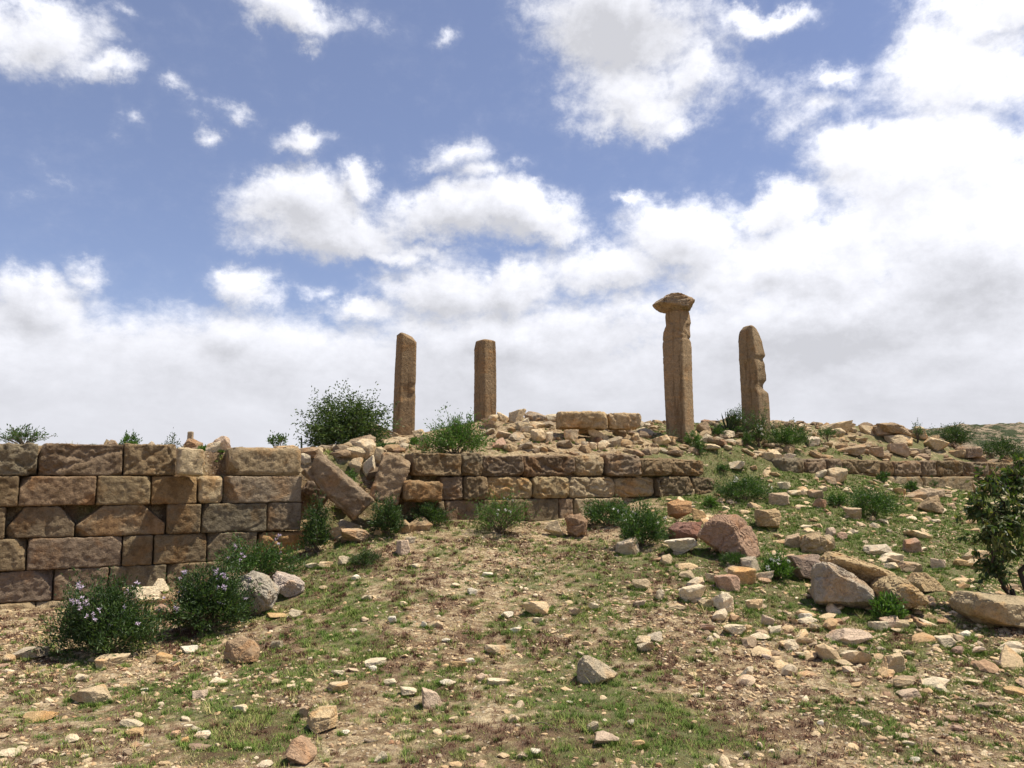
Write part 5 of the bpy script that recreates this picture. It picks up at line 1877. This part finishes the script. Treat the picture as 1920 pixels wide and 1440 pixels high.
# ------------------------------------------------------------------ tree on the right edge
def right_tree():
    Y = 8.35
    h = at(1915, 1112, Y)
    z = float(terrain([h.x], [Y])[0])
    loc = Vector((h.x + .02, Y, z))
    root = bpy.data.objects.new('small_tree', None)
    root.location = loc
    COL.objects.link(root)
    tag(root, 'dark broad leaved small tree leaning in from the right edge', 'tree')
    rs = np.random.default_rng(77)
    S, SF, base = [], [], [0]
    LP, LD = [], []

    def limb(P, r0, r1, sides=7):
        v, f = tube(P, r0, r1, sides)
        S.append(v)
        SF.append(f + base[0])
        base[0] += len(v)

    def curve(a, b, sag, k=9):
        s = np.linspace(0, 1, k)
        w = rs.normal(0, .03, (k, 3)) * np.sin(s * pi)[:, None]
        return a * (1 - s)[:, None] + b * s[:, None] + np.sin(s * pi)[:, None] * sag + w

    lp = lambda px, py, dy: np.array((at(px, py, Y + dy) - loc)[:])
    o = np.array([0, 0, -.05])
    mains = [(1872, 1078, -.05, .030), (1930, 1010, .1, .032), (1990, 1030, .05, .03)]
    tips = []
    ends = []
    for px, py, dy, r in mains:
        e = lp(px, py, dy)
        limb(curve(o, e, np.array([0, 0, .04])), r, r * .6)
        ends.append(e)
    # second order limbs to crown targets
    targets = []
    for (px, py, dy, src) in [(1858, 1062, -.1, 0), (1852, 1000, -.2, 0), (1878, 960, .1, 0), (1835, 960, 0, 0), (1900, 900, .1, 1), (1865, 915, -.1, 1), (1930, 870, .2, 1), (1960, 930, -.2, 1),
                             (1990, 890, .1, 2), (2030, 960, 0, 2), (2060, 1010, .2, 2), (1895, 990, -.3, 1), (1925, 960, -.25, 1), (2010, 1040, -.2, 2), (1890, 1030, .25, 0)]:
        e = lp(px, py, dy)
        limb(curve(ends[src], e, rs.normal(0, .03, 3)), .014, .007, 5)
        targets.append(e)
    for e in targets:
        for _ in range(20):
            q = e + rs.normal(0, 1, 3) * np.array([.125, .15, .11]) + np.array([0, 0, .03])
            P = curve(e, q, rs.normal(0, .02, 3), 6)
            limb(P, .0045, .0018, 3)
            for s in rs.uniform(.2, 1.05, 12):
                i0 = min(int(s * 5), 4)
                p = P[i0] + (P[i0 + 1] - P[i0]) * (s * 5 - i0)
                LP.append(p + rs.normal(0, .012, 3))
                LD.append(np.array([rs.normal(0, .6), rs.normal(0, .6), rs.normal(-.55, .5)]))
    # few sparse top sprigs
    for (px, py) in [(1880, 862), (1900, 840), (1925, 850), (1868, 880), (1950, 845), (1912, 868)]:
        e = lp(px, py, rs.uniform(-.15, .15))
        src = targets[4]
        P = curve(src, e, rs.normal(0, .02, 3), 8)
        limb(P, .005, .0015, 4)
        for s in rs.uniform(.35, 1, 12):
            i0 = min(int(s * 7), 6)
            LP.append(P[i0] + rs.normal(0, .015, 3))
            LD.append(rs.normal(0, .6, 3) + np.array([0, 0, .1]))
    link('trunk', mesh_np('trunk', np.concatenate(S), np.concatenate(SF)[:, :3] if False else _quads(SF), True), plain_mat('dark_bark', (.06, .045, .035)), root)
    n = len(LP)
    link('crown', leaves_mesh(np.array(LP), np.array(LD), .078, .034, rs, .1, 'crown'), M_LEAF_TREE, root)
    print('tree leaves', n)


def _quads(SF):
    return np.concatenate(SF)


right_tree()

# ------------------------------------------------------------------ dry twigs lying on the ground
for k, (x0_, y0_, x1_, y1_, lab) in enumerate([
        (575, 1366, 602, 1388, 'thin pale twig under the rounded yellow tan boulder'), (1390, 1342, 1412, 1330, 'short curved dry twig right of the bottom centre grass'),
        (1000, 1362, 1045, 1374, 'long thin dark twig lying left of two stones near the bottom'), (1630, 1230, 1652, 1202, 'bent dry stalk behind the flat tan slab stone'),
        (160, 1356, 184, 1350, 'thin dark twig near the orange stone at lower left'), (320, 1252, 350, 1238, 'thin dry stalk right of the tan stone below the flowering bush'),
        (1700, 1170, 1722, 1186, 'thin pale stalk beside stones under the leafy plant'), (1716, 1254, 1748, 1244, 'dry curved stem right of the flat tan slab stone')]):
    a_, b_ = hit(x0_, y0_), hit(x1_, y1_)
    if a_ is None or b_ is None:
        continue
    s_ = np.linspace(0, 1, 9)
    rs_ = np.random.default_rng(900 + k)
    P_ = np.array(a_[:]) * (1 - s_)[:, None] + np.array(b_[:]) * s_[:, None]
    P_[:, 0] += np.sin(s_ * pi) * rs_.uniform(-.03, .03)
    P_[:, 2] = terrain(P_[:, 0], P_[:, 1]) + .012 + np.sin(s_ * pi) * .02
    o_ = P_[0].copy()
    v_, f_ = tube(P_ - o_, .004, .002, 5)
    tw = link('dry_twig', mesh_np('dry_twig', v_, f_, True), M_TWIG, loc=o_)
    tag(tw, lab, 'twig')

# ------------------------------------------------------------------ tiny distant things on the left skyline
def distant_post(px, y0, y1, Y, wpx, mat, label, name, cat, col=None, group=None):
    a = at(px, y1, Y)
    b = at(px, y0, Y)
    w = wpx * Y / F
    z0 = float(terrain([a.x], [Y])[0]) - .1
    h = b.z - z0
    me = block_mesh(w, w * .9, h, int(px), max(w / 5, .03), w * .2, .4, 1)
    o = link(name, me, mat, loc=(a.x, Y, z0 + h / 2), color=col or (.2, .2, .2))
    tag(o, label, cat, group)


distant_post(356, 809, 842, 24, 10, M_COLUMN, 'short stone pillar stub on the skyline above the brown boulder', 'pillar_stub', 'pillar', (.36, .29, .2))
distant_post(425, 829, 845, 22, 3, M_POST, 'thin dark post on the skyline left of the tan end block', 'post', 'post', group='thin dark posts behind the left wall')
distant_post(565, 822, 846, 17, 3, M_POST, 'thin dark post at the left side of the big dark bush', 'post', 'post', group='thin dark posts behind the left wall')
print('verts total', sum(len(o.data.vertices) for o in COL.objects if o.type == 'MESH'))
